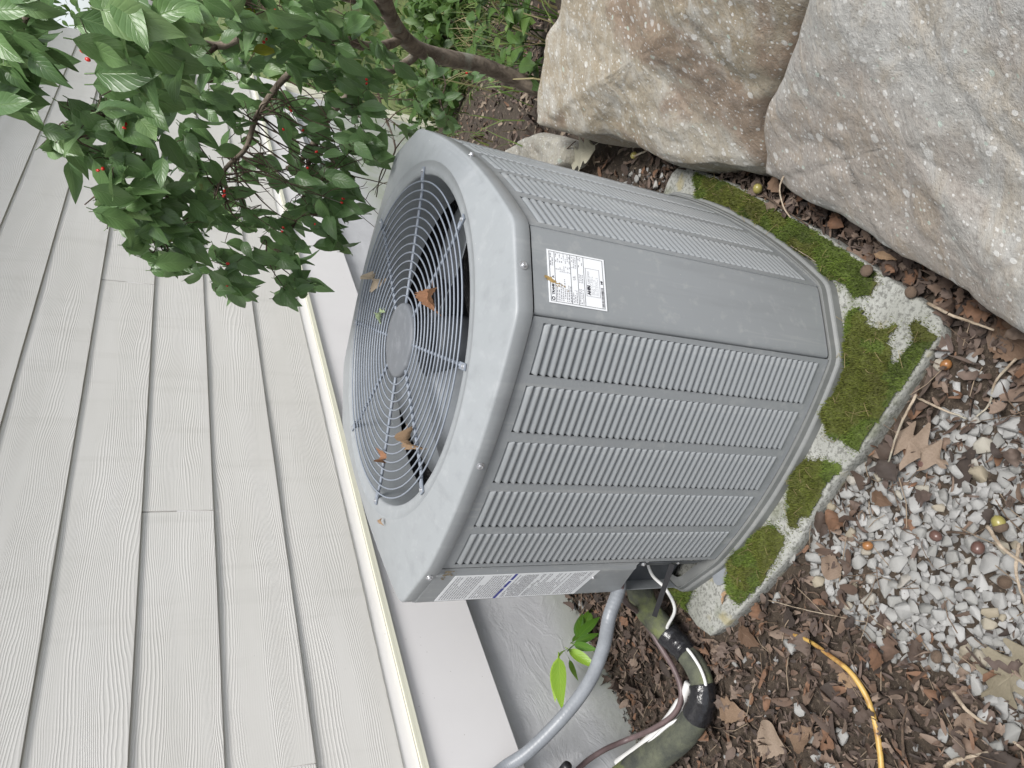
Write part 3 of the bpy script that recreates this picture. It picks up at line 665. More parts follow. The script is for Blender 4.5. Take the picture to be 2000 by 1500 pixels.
# fan grille
grille = thing('fan_grille', None, None); grille.parent = ac
GZ = .8575 - PADZ
def torus(R0, r, z, n=96, s=6): 
    P = [(R0 * math.cos(2 * math.pi * k / n), R0 * math.sin(2 * math.pi * k / n), z) for k in range(n)]; v = []
    for k in range(n):
        a = 2 * math.pi * k / n
        for q in range(s):
            b = 2 * math.pi * q / s; v.append(((R0 + r * math.cos(b)) * math.cos(a), (R0 + r * math.cos(b)) * math.sin(a), z + r * math.sin(b)))
    return v, [(k * s + q, ((k + 1) % n) * s + q, ((k + 1) % n) * s + (q + 1) % s, k * s + (q + 1) % s) for k in range(n) for q in range(s)]
NR = 14
for k in range(NR):
    rk = .098 + (.343 - .098) * k / (NR - 1); obj('ring_wire', *torus(rk, .0018, GZ + .0012 - .004 * (1 - (rk / .343) ** 2) + .004), M_GRILLE, grille, True)
for k in range(8):
    a = RAD(22.5 + 45 * k - 1.5); P_ = [(r * math.cos(a), r * math.sin(a), GZ - .0030 + .003 * 0 + (.0 if r < .35 else .0035)) for r in np.linspace(.075, .352, 12)]
    sp_ = obj('spoke', *tube(P_, .0036, 7), M_GRILLE, grille, True)
    q = .360; v, f = box(.346, .3745, -.0065, .0065, GZ - .0005, GZ + .0022); ca, sa = math.cos(a), math.sin(a)
    obj('tab', [(x * ca - y * sa, x * sa + y * ca, z + (x - .346) * .05) for x, y, z in v], f, M_GRILLE, sp_)
    o = link('screw', SCREW, M_SCREW, sp_, loc=(.3665 * ca, .3665 * sa, GZ + .0028), scale=.7)
hubp = [(0.0, .0062), (.070, .0058), (.0785, .0046), (.082, .0018), (.0825, -.006)]
hv = [(r * math.cos(2 * math.pi * k / 64), r * math.sin(2 * math.pi * k / 64), GZ + z) for r, z in hubp for k in range(64)]
obj('hub_plate', hv, [(i * 64 + k, i * 64 + (k + 1) % 64, (i + 1) * 64 + (k + 1) % 64, (i + 1) * 64 + k) for i in range(len(hubp) - 1) for k in range(64)], m_paint('hub_plate_grey', (.14, .15, .165), .5, .5, (.33, .34, .36), False), grille, True)
# fan and motor below the grille
fan = thing('fan', None, None); fan.parent = ac
mp = [(.0, .79), (.068, .79), (.074, .785), (.074, .64), (.03, .63)]
obj('motor', [(r * math.cos(2 * math.pi * k / 40), r * math.sin(2 * math.pi * k / 40), z - PADZ) for r, z in mp for k in range(40)], [(i * 40 + k, i * 40 + (k + 1) % 40, (i + 1) * 40 + (k + 1) % 40, (i + 1) * 40 + k) for i in range(4) for k in range(40)], M_DARK, fan, True)
for k in range(3):
    a0 = RAD(28 + 120 * k); v = []; nr, nt_ = 8, 10
    for i in range(nr + 1):
        r = .055 + .278 * i / nr; half = RAD(34 + 8 * math.sin(i / nr * 2.4))
        for j in range(nt_ + 1):
            t = j / nt_ * 2 - 1; a = a0 + half * t + .25 * (i / nr) ** 2; z = .735 - .062 * t * (1 - .25 * i / nr) - .012 * (1 - t * t); v.append((r * math.cos(a), r * math.sin(a), z - PADZ))
    b_ = obj('blade', v, [(i * (nt_ + 1) + j, (i + 1) * (nt_ + 1) + j, (i + 1) * (nt_ + 1) + j + 1, i * (nt_ + 1) + j + 1) for i in range(nr) for j in range(nt_)], M_BLADE, fan, True)
    md = b_.modifiers.new('t', 'SOLIDIFY'); md.thickness = .002
obj('inner_floor', [(.33 * math.cos(2 * math.pi * k / 40), .33 * math.sin(2 * math.pi * k / 40), .14 - PADZ) for k in range(40)], [tuple(range(40))], M_BLACK, ac)

# ---- printed labels
def text_mesh(s, size, m, parent, org, ex, ey, nrm, bold=0.0, name='lettering'):
    cu = bpy.data.curves.new('t', 'FONT'); cu.body = s; cu.size = size; cu.offset = bold; cu.resolution_u = 3
    to = bpy.data.objects.new('t', cu); COL.objects.link(to); bpy.context.view_layer.update()
    me = bpy.data.meshes.new_from_object(to.evaluated_get(bpy.context.evaluated_depsgraph_get())); bpy.data.objects.remove(to); bpy.data.curves.remove(cu)
    me.materials.clear(); ex, ey, nrm, org = (np.array(q, float) for q in (ex, ey, nrm, org))
    for vv in me.vertices: vv.co = Vector(org + ex * vv.co.x + ey * vv.co.y + nrm * .0007)
    return link(name, me, m, parent)
class Plate:
    def __init__(s, org, ex, ey, w, h, name, nrm):
        s.o, s.ex, s.ey, s.w, s.h, s.n = np.array(org), np.array(ex), np.array(ey), w, h, np.array(nrm)
        c = [s.pt(u, v, q) for q in (0, .0005) for u, v in ((0, 1), (1, 1), (1, 0), (0, 0))]
        s.ob = obj(name, c, [(4, 5, 6, 7), (0, 1, 5, 4), (1, 2, 6, 5), (2, 3, 7, 6), (3, 0, 4, 7)], M_WHITEP, ac)
    def pt(s, u, v, q=.0009): return s.o + s.ex * (u * s.w) - s.ey * (v * s.h) + s.n * q         # u right, v down
    def bars(s, rects, m, name, q=.0009):
        vv, ff = [], []
        for u0, u1, v0, v1 in rects:
            o = len(vv); vv += [s.pt(u0, v1, q), s.pt(u1, v1, q), s.pt(u1, v0, q), s.pt(u0, v0, q)]; ff.append((o, o + 1, o + 2, o + 3))
        return obj(name, vv, ff, m, s.ob)
    def text(s, t, u, v, size, m=M_INK, bold=0.0): return text_mesh(t, size * s.h, m, s.ob, s.pt(u, v, .0), s.ex, s.ey, s.n, bold)
Z3 = np.array([0, 0, 1.0]); off = .0040
ex = np.array([*d, 0]); nn3 = np.array([*n, 0.0]); pl0 = np.array([*(P + n * off), 0])
tl = on_plane(1072, 590, pl0, nn3); tr_ = on_plane(1068, 486, pl0, nn3); bl = on_plane(1186, 606, pl0, nn3)
pw = float((tr_ - tl) @ ex); ph = float(((tl[2] + tr_[2]) / 2) - bl[2])
pl = Plate((tl[0], tl[1], (tl[2] + tr_[2]) / 2 - PADZ), ex, Z3, pw, ph, 'rating_plate', nn3)
b = [(.03, .97, .028, .036), (.03, .97, .955, .963), (.03, .037, .03, .96), (.963, .97, .03, .96)] + [(.03, .97, v, v + .007) for v in (.115, .385, .505, .615)]
pl.bars(b, M_INK, 'rule_lines')
r8 = random.Random(3); dash = []
def textrow(v, u0, u1, hgt, dens, big=.05):
    u = u0
    while u < u1:
        l = r8.uniform(.012, big)
        if r8.random() < dens: dash.append((u, min(u + l, u1), v, v + hgt))
        u += l + r8.uniform(.008, .02)
for i, v in enumerate(np.arange(.135, .37, .033)): textrow(v, .06, .06 + .42 * r8.uniform(.5, 1), .014, .95); textrow(v, .60, .72, .013, .6, .03); textrow(v, .78, .95, .013, .7, .04)
for v in np.arange(.41, .49, .03): textrow(v, .06, .3, .013, .8); textrow(v, .72, .93, .012, .8)
for v in np.arange(.525, .605, .028): textrow(v, .06, .34, .013, .9); textrow(v, .46, .62, .013, .9, .03); textrow(v, .76, .94, .013, .6)
for v in np.arange(.72, .86, .022): textrow(v, .27, .62, .006, .9, .03)
textrow(.045, .70, .93, .016, .9); textrow(.075, .70, .85, .016, .9)
pl.bars(dash, M_INKG, 'fine_print')
pl.text('TRANE', .155, .095, .052, M_INK, .0004)
a_ = [pl.pt(.085 + .035 * math.cos(k * math.pi / 12), .072 + .035 * pw / ph * math.sin(k * math.pi / 12)) for k in range(24)] + [pl.pt(.085 + .019 * math.cos(k * math.pi / 12), .072 + .019 * pw / ph * math.sin(k * math.pi / 12)) for k in range(24)]
obj('round_logo', a_, [((k + 1) % 24, k, k + 24, (k + 1) % 24 + 24) for k in range(24)], M_INK, pl.ob)
bx = [(.23, .77, .645, .652), (.23, .77, .885, .892), (.23, .236, .65, .89), (.764, .77, .65, .89)]; pl.bars(bx, M_INKG, 'certificate_frame', .0010)
pl.text('AHRI', .26, .715, .066, M_INK, .0006); pl.text('CERTIFIED', .47, .712, .044, M_INKG)
pl.text('UL', .49, .465, .06, M_INKG, .0002); pl.text('MF', .50, .945, .045, M_INK, .0004); pl.text('A', .47, .10, .05, M_INK, .0003)
bars = []; u = .05
while u < .44: l = r8.choice([.004, .006, .010]); bars.append((u, u + l, .912, .95)); u += l + r8.choice([.005, .008])
pl.bars(bars, M_INK, 'barcode'); textrow_ = []
rv, rf = [], []
for k in range(80):
    t = r8.random() ** 1.6; uc = .46 - .20 * t + r8.gauss(0, .012 + .02 * t); vc = -.04 + .40 * t + r8.gauss(0, .01); rr0 = .024 * (1 - .7 * t) * r8.uniform(.4, 1.2); o = len(rv)
    rv += [pl.pt(uc + rr0 * math.cos(a) * r8.uniform(.6, 1), vc + rr0 * math.sin(a) * r8.uniform(.6, 1.4), .0012 + k * 1e-6) for a in np.linspace(0, 6.28, 7, endpoint=False)]; rf.append(tuple(o + q for q in range(6, -1, -1)))
obj('rust_streak', rv, rf, M_RUST, pl.ob)
# warning sheet
off = .0062; ex = np.array([*d2, 0]); nn3 = np.array([*n2, 0.0]); pl0 = np.array([*(P2 + n2 * off), 0])
tl = on_plane(852, 1174, pl0, nn3); tr_ = on_plane(887, 1122, pl0, nn3); bl = on_plane(1132, 1158, pl0, nn3); br_ = on_plane(1168, 1108, pl0, nn3)
wu0 = max(.006, ((tl[:2] - P2) @ d2 + (bl[:2] - P2) @ d2) / 2); wu1 = min(L2 - .024, ((tr_[:2] - P2) @ d2 + (br_[:2] - P2) @ d2) / 2)
zt_ = (tl[2] + tr_[2]) / 2; zb_ = (bl[2] + br_[2]) / 2
og = P2 + d2 * wu0 + n2 * off
wl = Plate((og[0], og[1], zt_ - PADZ), ex, Z3, wu1 - wu0, zt_ - zb_, 'warning_sheet', nn3)
dash = []
v = .02
while v < .97:
    if not (.385 < v < .425 or .20 < v < .215 or .56 < v < .575 or .80 < v < .815): textrow(v, .05, .95 if r8.random() < .75 else .6, .0068, .96, .10)
    v += .0165 if not .42 < v < .60 else .0125
wl.bars(dash, M_INKG, 'fine_print'); wl.bars([(0.0, .42, .392, .411), (.45, .72, .392, .411), (.76, 1.0, .392, .411)], M_BLUE, 'blue_rule')

# ------------------------------------------------------------------ pipes and cables
WPL = (W0 + WN * .02, WN)
def wallpt(px, py, out): return on_plane(px, py, W0 + WN * out, WN)
def cpath(pts, n=60): return spline(pts, n)
# grey flexible conduit with faint ribs
cp = [P2[0] + d2[0] * .012 - n2[0] * .02, P2[1] + d2[1] * .012 - n2[1] * .02, ZS + .05]
cpts = [cp, (cp[0], cp[1] - .005, ZS - .02), at(1190, 1206, 1.86), at(1178, 1266, 1.90), at(1150, 1333, 1.95), at(1100, 1400, 2.0), at(1033, 1467, 2.03), wallpt(985, 1500, .045), wallpt(930, 1545, .03), wallpt(860, 1590, .03)]
Pc = cpath(cpts, 420); seg = 14
rad = .0168 * (1 + .010 * np.sin(np.arange(420) * 1.35))
tag(obj('flexible_conduit', *tube(Pc, rad, seg), M_COND, smooth=True), 'grey ribbed electrical conduit curving from the service panel to the house wall', 'conduit')
# thick insulated refrigerant pipe with tape wraps
gp = lambda px, py, h: on_z(px, py, h)
ipts = [(-.33, -.30, .20), gp(1243, 1118, .175), gp(1262, 1185, .12), gp(1300, 1232, .085), gp(1338, 1272, .068), gp(1366, 1318, .062), gp(1372, 1368, .062), gp(1345, 1420, .066), gp(1300, 1462, .075), gp(1240, 1505, .10), gp(1190, 1545, .14)]
Pi = cpath(ipts, 150)
rr2 = [[1 + .05 * nz((i * .08, math.cos(k / 14 * 6.28) * 1.2, math.sin(k / 14 * 6.28) * 1.2), 1.0) for k in range(14)] for i in range(150)]
ip = thing('insulated_pipe', 'thick black foam insulated pipe, green with algae, wrapped twice in tape', 'pipe', Pi[70])
def shift(vf, o): return [tuple(np.array(p) - o) for p in vf[0]], vf[1]
rI = .0315 + .010 * np.clip((np.arange(150) - 100) / 40, 0, 1) + .003 * np.sin(np.arange(150) * .07)
obj('foam_sleeve', *shift(tube(Pi, rI, 14, True, rr2), Pi[70]), M_FOAM, ip, True)
def nearest(P, px, py):
    q = P - CAM; c = q @ R; u = 1000 - FPX * c[:, 2] / c[:, 1]; v_ = 750 - FPX * c[:, 0] / c[:, 1]; return int(np.argmin((u - px) ** 2 + (v_ - py) ** 2))
for (px, py, hw) in ((1333, 1250, 8), (1368, 1366, 9)):
    k = nearest(Pi, px, py); sl3 = slice(k - hw, k + hw + 1); m_ = 2 * hw + 1
    rq = [[1 + .05 * nz((i * .5, math.cos(j / 14 * 6.28) * 2, math.sin(j / 14 * 6.28) * 2), 1.3) for j in range(14)] for i in range(m_)]
    rt = rI[sl3] * 1.10 + .0008 * np.sin(np.arange(m_) * .9); obj('tape_wrap', *shift(tube(Pi[sl3], rt, 14, False, rq), Pi[70]), M_TAPE, ip, True)
# thin cables
bpts = [(-.36, -.33, .28), at(1216, 1165, 1.88), gp(1250, 1200, .13), gp(1285, 1255, .088), gp(1318, 1310, .075), gp(1331, 1355, .075), gp(1318, 1393, .078), gp(1278, 1422, .09), gp(1225, 1445, .105), wallpt(1180, 1465, .05), wallpt(1140, 1492, .03), wallpt(1100, 1535, .03)]
tag(obj('brown_cable', *tube(cpath(bpts, 110), .0074, 9), M_BROWNC, smooth=True), 'thin brown cable looping over the leaves between conduit and insulated pipe', 'cable')
def hug(k, lift):
    t = Pi[k + 1] - Pi[k - 1]; t /= np.linalg.norm(t); c = CAM - Pi[k]; c = c - t * (c @ t); c /= np.linalg.norm(c); sd_ = np.cross(t, c); q = c * .93 + sd_ * -.25; q /= np.linalg.norm(q); return Pi[k] + q * (rI[k] + lift)
ka, kb = nearest(Pi, 1333, 1250), nearest(Pi, 1368, 1366); ks = np.linspace(ka + 9, kb - 10, 4).astype(int)
wpts = [(-.315, -.33, .24), gp(1272, 1120, .20), gp(1300, 1150, .165), gp(1318, 1190, .135), hug(ka - 9, .001), hug(ka - 5, -.008), hug(ka, -.012), hug(ka + 5, -.008)] + [hug(int(k), .0028) for k in ks] + [hug(kb - 5, -.008), hug(kb, -.012), hug(kb + 5, -.012), gp(1312, 1412, .095), gp(1262, 1456, .10), gp(1205, 1505, .13)]
tag(obj('white_cable', *tube(cpath(wpts, 110), .0042, 8), M_WHITEC, smooth=True), 'thin white cable tucked under the tape along the insulated pipe', 'cable')
tag(obj('white_drain_tube', *tube(cpath([gp(1345, 1335, .07), gp(1330, 1372, .065), gp(1300, 1415, .068), gp(1255, 1458, .08), gp(1195, 1500, .11), gp(1150, 1530, .14)], 50), [.011] * 10 + [.0145] * 40, 10), M_WHITEC, smooth=True), 'white plastic drain tube lying under the brown cable near the foundation', 'tube')
k0 = np.array(gp(1310, 1110, .215)); k1 = np.array(gp(1278, 1204, .195))
v, f = [], []; ax = (k1 - k0) / np.linalg.norm(k1 - k0); sd = np.cross(ax, CAM - k0); sd /= np.linalg.norm(sd); nn_ = np.cross(sd, ax)
for t in np.linspace(-.08, 1, 8):
    p = k0 + (k1 - k0) * t + nn_ * .006 * math.sin(t * 3); v += [p + sd * .006, p - sd * .006, p - sd * .006 - nn_ * .002, p + sd * .006 - nn_ * .002]
f = [(i * 4 + q, i * 4 + (q + 1) % 4, (i + 1) * 4 + (q + 1) % 4, (i + 1) * 4 + q) for i in range(7) for q in range(4)] + [(3, 2, 1, 0), (28, 29, 30, 31)]
tag(obj('tie_strap', v, f, M_STRAP), 'loose black plastic strap hanging over the insulated pipe', 'strap')
kp = np.array(wallpt(1105, 1500, .06)); tag(obj('pipe_cap', *tube([kp - WN * .06, kp - WN * .01, kp + WN * .012, kp + WN * .016], [.014, .014, .0125, .008], 12), M_STRAP, smooth=True), 'small black rubber cap sticking out of the foundation at the bottom edge', 'pipe cap')
kp = np.array(gp(1408, 1122, PADZ + .003)); tag(obj('rubber_foot', [tuple(kp + np.array([.022 * math.cos(a) * 1.3, .022 * math.sin(a), z])) for z in (-.003, .004) for a in np.linspace(0, 6.283, 16, endpoint=False)], [tuple(16 + k for k in range(16))] + [(k, (k + 1) % 16, 16 + (k + 1) % 16, 16 + k) for k in range(16)], M_COND), 'flat grey foot pad poking out beneath the base pan corner', 'foot pad')
yp = [gp(1545, 1238, .045), gp(1580, 1252, .055), gp(1620, 1280, .06), gp(1660, 1312, .06), gp(1690, 1356, .055), gp(1706, 1400, .05), gp(1716, 1450, .05), gp(1722, 1510, .055), gp(1722, 1580, .05)]
tag(obj('yellow_stem', *tube(cpath(yp, 70), np.r_[np.linspace(.0036, .0052, 30), np.full(40, .0055)], 9), M_YEL, smooth=True), 'curved yellow orange stem lying across the leaf litter', 'stem')

# ------------------------------------------------------------------ leaf meshes
def leaf_mesh(name, L, W, fold=.25, curl=.3, nL=7, nW=2, ph=0.0, lobes=0, wave=.0, petiole=.12):
    v = []; uv = []; nw = nW * 2 + 1
    for i in range(nL + 1):
        t = i / nL; w = math.sin(math.pi * t ** .82) ** .85 if 0 < t < 1 else 0.0
        w = max(w, .0) * (1 - .35 * t ** 3)
        if lobes: w *= .62 + .38 * math.cos(t * lobes * 2 * math.pi)
        for j in range(nw):
            s = (j - nW) / nW; y = s * w * W * .5; z = abs(y) * fold - curl * L * (t * t) * .5 + wave * L * math.sin(t * 9 + ph + s * 2) * abs(s)
            v.append((L * t * (1 - .08 * curl), y, z)); uv.append((t, .5 + s * .5))
    f = [(i * nw + j, (i + 1) * nw + j, (i + 1) * nw + j + 1, i * nw + j + 1) for i in range(nL) for j in range(nw - 1)]
    if petiole:
        o = len(v); r = L * .011; pl_ = petiole * L
        for x, z in ((0.02 * L, 0), (-pl_, pl_ * .25)):
            v += [(x, r, z), (x, -r, z), (x, 0, z + 1.6 * r)]; uv += [(0, .5)] * 3
        f += [(o, o + 1, o + 4, o + 3), (o + 1, o + 2, o + 5, o + 4), (o + 2, o, o + 3, o + 5)]
    me = mesh(name, v, f, True); ul = me.uv_layers.new(name='UVMap')
    ul.data.foreach_set('uv', np.array([uv[l.vertex_index] for l in me.loops], np.float32).ravel()); return me
DOG = [leaf_mesh('leaf', .084, .042, .25, .45, ph=0, wave=.02), leaf_mesh('leaf', .088, .044, .42, .8, ph=2, wave=.03), leaf_mesh('leaf', .070, .042, .15, .30, ph=4, wave=.035), leaf_mesh('leaf', .095, .042, .32, .2, ph=1, wave=.02), leaf_mesh('leaf', .078, .036, .55, 1.1, ph=5, wave=.04), leaf_mesh('leaf', .060, .034, .2, .5, ph=3, wave=.03)]
def remat(ms, m): 
    out = []
    for q in ms: c = q.copy(); c.materials.clear(); c.materials.append(m); out.append(c)
    return out
DOGG = remat(DOG, M_LEAF); DOGY = remat(DOG, M_LEAFY); DOGF = remat(DOG, M_LEAFB)

# ------------------------------------------------------------------ dogwood tree
tree = thing('dogwood_tree', 'dogwood tree with drooping green leaves and red berries over the siding', 'tree', (.56, 1.75, G(.56, 1.75)))
TO = np.array(tree.location)
def local(vf): return [tuple(np.array(p) - TO) for p in vf[0]], vf[1]
tr = [(.56, 1.78, G(.56, 1.75) - .15), at(1062, 172, 3.28), at(1000, 150, 3.20), at(930, 125, 3.08), at(850, 108, 2.92), at(800, 85, 2.78), at(765, 40, 2.62), at(738, -30, 2.45), at(690, -150, 2.3)]
Pt = spline(tr, 60); rt = np.linspace(.034, .023, 60)
rrt = [[1 + .09 * nz((i * .12, math.cos(k / 12 * 6.28) * 1.4, math.sin(k / 12 * 6.28) * 1.4), 1.1) for k in range(12)] for i in range(60)]
obj('trunk', *local(tube(Pt, rt, 12, True, rrt)), M_BARK, tree, True)
def limb(pts, r0, r1, m=M_BARK, name='limb', n=26, seg=8):
    P_ = spline(pts, n); return obj(name, *local(tube(P_, np.linspace(r0, r1, n), seg)), m, tree, True), P_
LB = []
LB.append(limb([Pt[34], at(800, 118, 2.80), at(748, 146, 2.66), at(690, 180, 2.45), at(640, 230, 2.25), at(600, 300, 2.15), at(560, 330, 2.12)], .017, .006)[1])
LB.append(limb([Pt[40], at(768, 84, 2.66), at(720, 92, 2.5), at(650, 70, 2.25), at(580, 62, 2.05), at(520, 60, 1.92), at(470, 72, 1.85), at(430, 90, 1.85), at(376, 82, 1.8), at(310, 90, 1.62)], .017, .006)[1])
LB.append(limb([Pt[46], at(700, 0, 2.4), at(600, -20, 2.0), at(480, 0, 1.75), at(400, 20, 1.55), at(320, 60, 1.42), at(250, 110, 1.38)], .016, .005)[1])
LB.append(limb([LB[1][12], at(580, 120, 2.05), at(540, 170, 2.02), at(500, 230, 2.0), at(480, 290, 1.98), at(440, 330, 1.92), at(420, 380, 1.88)], .010, .004)[1])
LB.append(limb([LB[0][17], at(600, 330, 2.15), at(590, 400, 2.05), at(560, 460, 2.03), at(520, 500, 2.0)], .007, .003, M_TWIG, 'branch')[1])
LB.append(limb([LB[1][20], at(350, 150, 1.75), at(310, 220, 1.72), at(280, 300, 1.7), at(290, 380, 1.7), at(310, 450, 1.72)], .008, .003, M_TWIG, 'branch')[1])
LB.append(limb([LB[2][20], at(230, 170, 1.45), at(200, 230, 1.55), at(170, 270, 1.62)], .005, .0025, M_TWIG, 'branch')[1])
LB.append(limb([Pt[52], at(600, -90, 2.0), at(420, -120, 1.75), at(220, -110, 1.6), at(100, -40, 1.55), at(40, 60, 1.55), at(20, 160, 1.56)], .012, .003)[1])
LB.append(limb([LB[0][9], at(740, 190, 2.5), at(768, 270, 2.35), at(770, 300, 2.25), at(745, 335, 2.2), at(735, 385, 2.18)], .0042, .0015, M_TWIG, 'branch', 20, 5)[1])
LB.append(limb([LB[8][13], at(745, 350, 2.2), at(728, 372, 2.18)], .002, .001, M_TWIG, 'branch', 10, 5)[1])
LB.append(limb([Pt[30], at(870, 160, 2.7), at(860, 200, 2.6), at(880, 240, 2.5)], .003, .0015, M_TWIG, 'branch', 12, 5)[1])
LB.append(limb([LB[5][12], at(240, 330, 1.66), at(200, 370, 1.66), at(165, 400, 1.66)], .003, .0012, M_TWIG, 'branch', 12, 5)[1])
ALLB = np.vstack(LB + [Pt[30:]])
# leaf sprays: (px, py, distance, count, spread px)
SPR = [(218, 100, 1.25, 4, 34), (262, 30, 1.22, 4, 36), (330, 50, 1.28, 5, 50), (240, 165, 1.35, 5, 40), (300, 120, 1.32, 6, 50), (370, 30, 1.4, 5, 45), (420, 40, 1.5, 5, 40), (232, 40, 1.3, 3, 28), (340, 150, 1.45, 5, 40), (300, 190, 1.5, 5, 40),
       (145, 255, 1.65, 4, 28), (125, 295, 1.68, 5, 26), (160, 225, 1.62, 3, 25), (215, 225, 1.55, 6, 35), (265, 270, 1.56, 7, 40), (230, 310, 1.6, 6, 38), (300, 330, 1.62, 7, 40), (225, 360, 1.58, 6, 35), (275, 400, 1.6, 8, 40), (240, 430, 1.62, 5, 30), (330, 390, 1.7, 7, 38), (310, 440, 1.68, 7, 35), (360, 440, 1.72, 6, 35), (285, 480, 1.7, 4, 25), (340, 510, 1.74, 5, 25), (370, 500, 1.78, 5, 28), (395, 410, 1.75, 5, 30),
       (450, 520, 1.88, 6, 28), (440, 560, 1.88, 4, 18), (470, 560, 1.9, 4, 20), (500, 500, 1.93, 6, 30), (470, 440, 1.95, 6, 35), (560, 500, 1.98, 6, 28), (590, 555, 1.98, 4, 16), (565, 575, 1.98, 3, 14), (560, 440, 2.0, 7, 35), (620, 420, 2.0, 8, 35), (655, 460, 2.0, 6, 22), (600, 370, 2.02, 7, 35), (650, 370, 2.0, 8, 30), (675, 410, 2.0, 5, 18), (655, 320, 2.0, 7, 30), (690, 290, 1.92, 5, 25), (720, 270, 1.9, 5, 22), (735, 300, 1.92, 3, 14), (610, 290, 2.08, 6, 35), (580, 240, 2.05, 5, 35), (640, 230, 2.0, 7, 35), (700, 210, 2.0, 6, 30), (725, 150, 2.0, 7, 28), (670, 160, 1.95, 7, 35), (610, 130, 1.9, 7, 38), (655, 90, 1.85, 7, 38), (570, 40, 1.72, 6, 45), (690, 40, 1.9, 6, 38), (745, 105, 2.05, 4, 22), (530, 90, 1.8, 6, 40), (480, 50, 1.7, 6, 40), (480, 130, 1.92, 6, 38), (430, 150, 1.85, 6, 35), (390, 200, 1.85, 6, 38), (440, 210, 1.98, 5, 35), (380, 270, 1.85, 5, 35), (400, 330, 1.85, 5, 38), (430, 380, 1.9, 5, 38), (540, 190, 2.05, 4, 30), (610, 20, 1.8, 5, 40), (520, 20, 1.7, 5, 40),
       (30, 30, 1.5, 6, 35), (65, 80, 1.52, 6, 30), (20, 130, 1.52, 6, 30), (40, 180, 1.55, 6, 25), (85, 20, 1.5, 2, 20), (10, 80, 1.5, 6, 30), (15, 205, 1.56, 3, 12), (45, 130, 1.54, 4, 25),
       (470, 250, 2.0, 3, 30), (520, 300, 2.05, 2, 30), (470, 330, 2.0, 3, 30), (510, 400, 2.0, 2, 30), (540, 350, 2.05, 2, 25), (845, 130, 2.5, 3, 14), (860, 185, 2.5, 4, 16), (820, 165, 2.5, 3, 14), (820, 200, 2.4, 4, 16), (865, 235, 2.45, 4, 14), (885, 255, 2.45, 3, 12), (800, 260, 2.25, 2, 8), (930, 150, 2.8, 2, 12)]
leaves = []; TW = []; BER = []
Ccam = CAM
for (px, py, dist, cnt, sp) in SPR:
    c0 = at(px, py, dist)
    j = int(np.argmin(np.linalg.norm(ALLB - c0, axis=1) + .15 * np.maximum(0, c0[2] - ALLB[:, 2]))); a0 = ALLB[j]
    mid = (a0 + c0) / 2 + np.array([0, 0, .10 * np.linalg.norm(c0 - a0)]) + rng.normal(0, .015, 3)
    if np.linalg.norm(c0 - a0) < .9: TW.append(tube(spline([a0, mid, c0], 8), np.linspace(.0022, .0009, 8), 5, False))
    cnt = int(cnt * (1.7 if 1.5 < dist < 2.2 else 1.25) + .5)
    for k in range(cnt):
        q = at(px + rng.normal(0, sp * .55), py + rng.normal(0, sp * .55), dist + rng.normal(0, .05))
        outw = q - c0; outw[2] *= .3; 
        ax_ = np.array([0, 0, -.75]) + rng.normal(0, .5, 3) + outw * 2.5 + np.array([-.10, -.22, 0])
        tc_ = Ccam - q; tc_ /= np.linalg.norm(tc_)
        nr_ = np.array([.15, -.1, 1.0]) + tc_ * .75 + rng.normal(0, .45, 3)
        sz = rng.uniform(.72, 1.10) * (1.12 if dist < 1.48 else (.92 if dist < 2.3 else .8)); q = q - ax_ / np.linalg.norm(ax_) * .040 * sz
        leaves.append((q, ax_, nr_, sz, dist, px, py))
        if rng.random() < .5: TW.append(tube([q, (q * .5 + c0 * .5) + np.array([0, 0, .012]), c0], [.0007, .0009, .0011], 4, False))
    if cnt > 8 and rng.random() < .12: BER.append(c0 + rng.normal(0, .012, 3) + (CAM - c0) * .03)
# nearest 300 are leaves of their own, the rest one mass of foliage
leaves.sort(key=lambda l: l[4] / l[3])
# extra inner leaves seen through the gaps
ext = []
for (px, py, dist, cnt, sp) in SPR:
    if dist > 2.3 or 480 < px < 560 and 200 < py < 480: continue
    for k in range(2):
        q = at(px + rng.normal(0, sp * .6), py + rng.normal(0, sp * .6), dist + abs(rng.normal(.12, .08)))
        ext.append((q, np.array([0, 0, -.7]) + rng.normal(0, .5, 3), np.array([0, 0, .8]) + rng.normal(0, .5, 3) + (CAM - q) * .3, rng.uniform(.75, 1.05), dist, px, py))
NOWN = 298; rest = leaves[NOWN:] + ext
for i, (q, a, nr_, s, dist, px, py) in enumerate(leaves[:NOWN]):
    lib = DOGG; u = rng.random()
    if abs(px - 715) < 40 and abs(py - 270) < 30 and u < .35: lib = DOGF
    elif abs(px - 550) < 40 and py < 120 and u < .3: lib = DOGY
    o = link('leaf', lib[int(rng.integers(6))], None, tree); place(o, q - TO, a, nr_, s)
fv_, ff_, fu_ = [], [], []
for (q, a, nr_, s, *_) in rest:
    me = DOG[int(rng.integers(6))]; m3 = np.array(rotmat(a, nr_)); o = len(fv_); co = np.empty(len(me.vertices) * 3); me.vertices.foreach_get('co', co)
    fv_ += [tuple(p) for p in (co.reshape(-1, 3) * s) @ m3.T + q - TO]; ff_ += [tuple(k + o for k in pg.vertices) for pg in me.polygons]
    uvs = me.uv_layers[0].data; fu_ += [tuple(uvs[l].uv) for pg in me.polygons for l in pg.loop_indices]
me = mesh('foliage', fv_, ff_, True); ul = me.uv_layers.new(name='UVMap'); ul.data.foreach_set('uv', np.array(fu_, np.float32).ravel())
tag(link('foliage', me, M_LEAF, tree), kind='stuff')
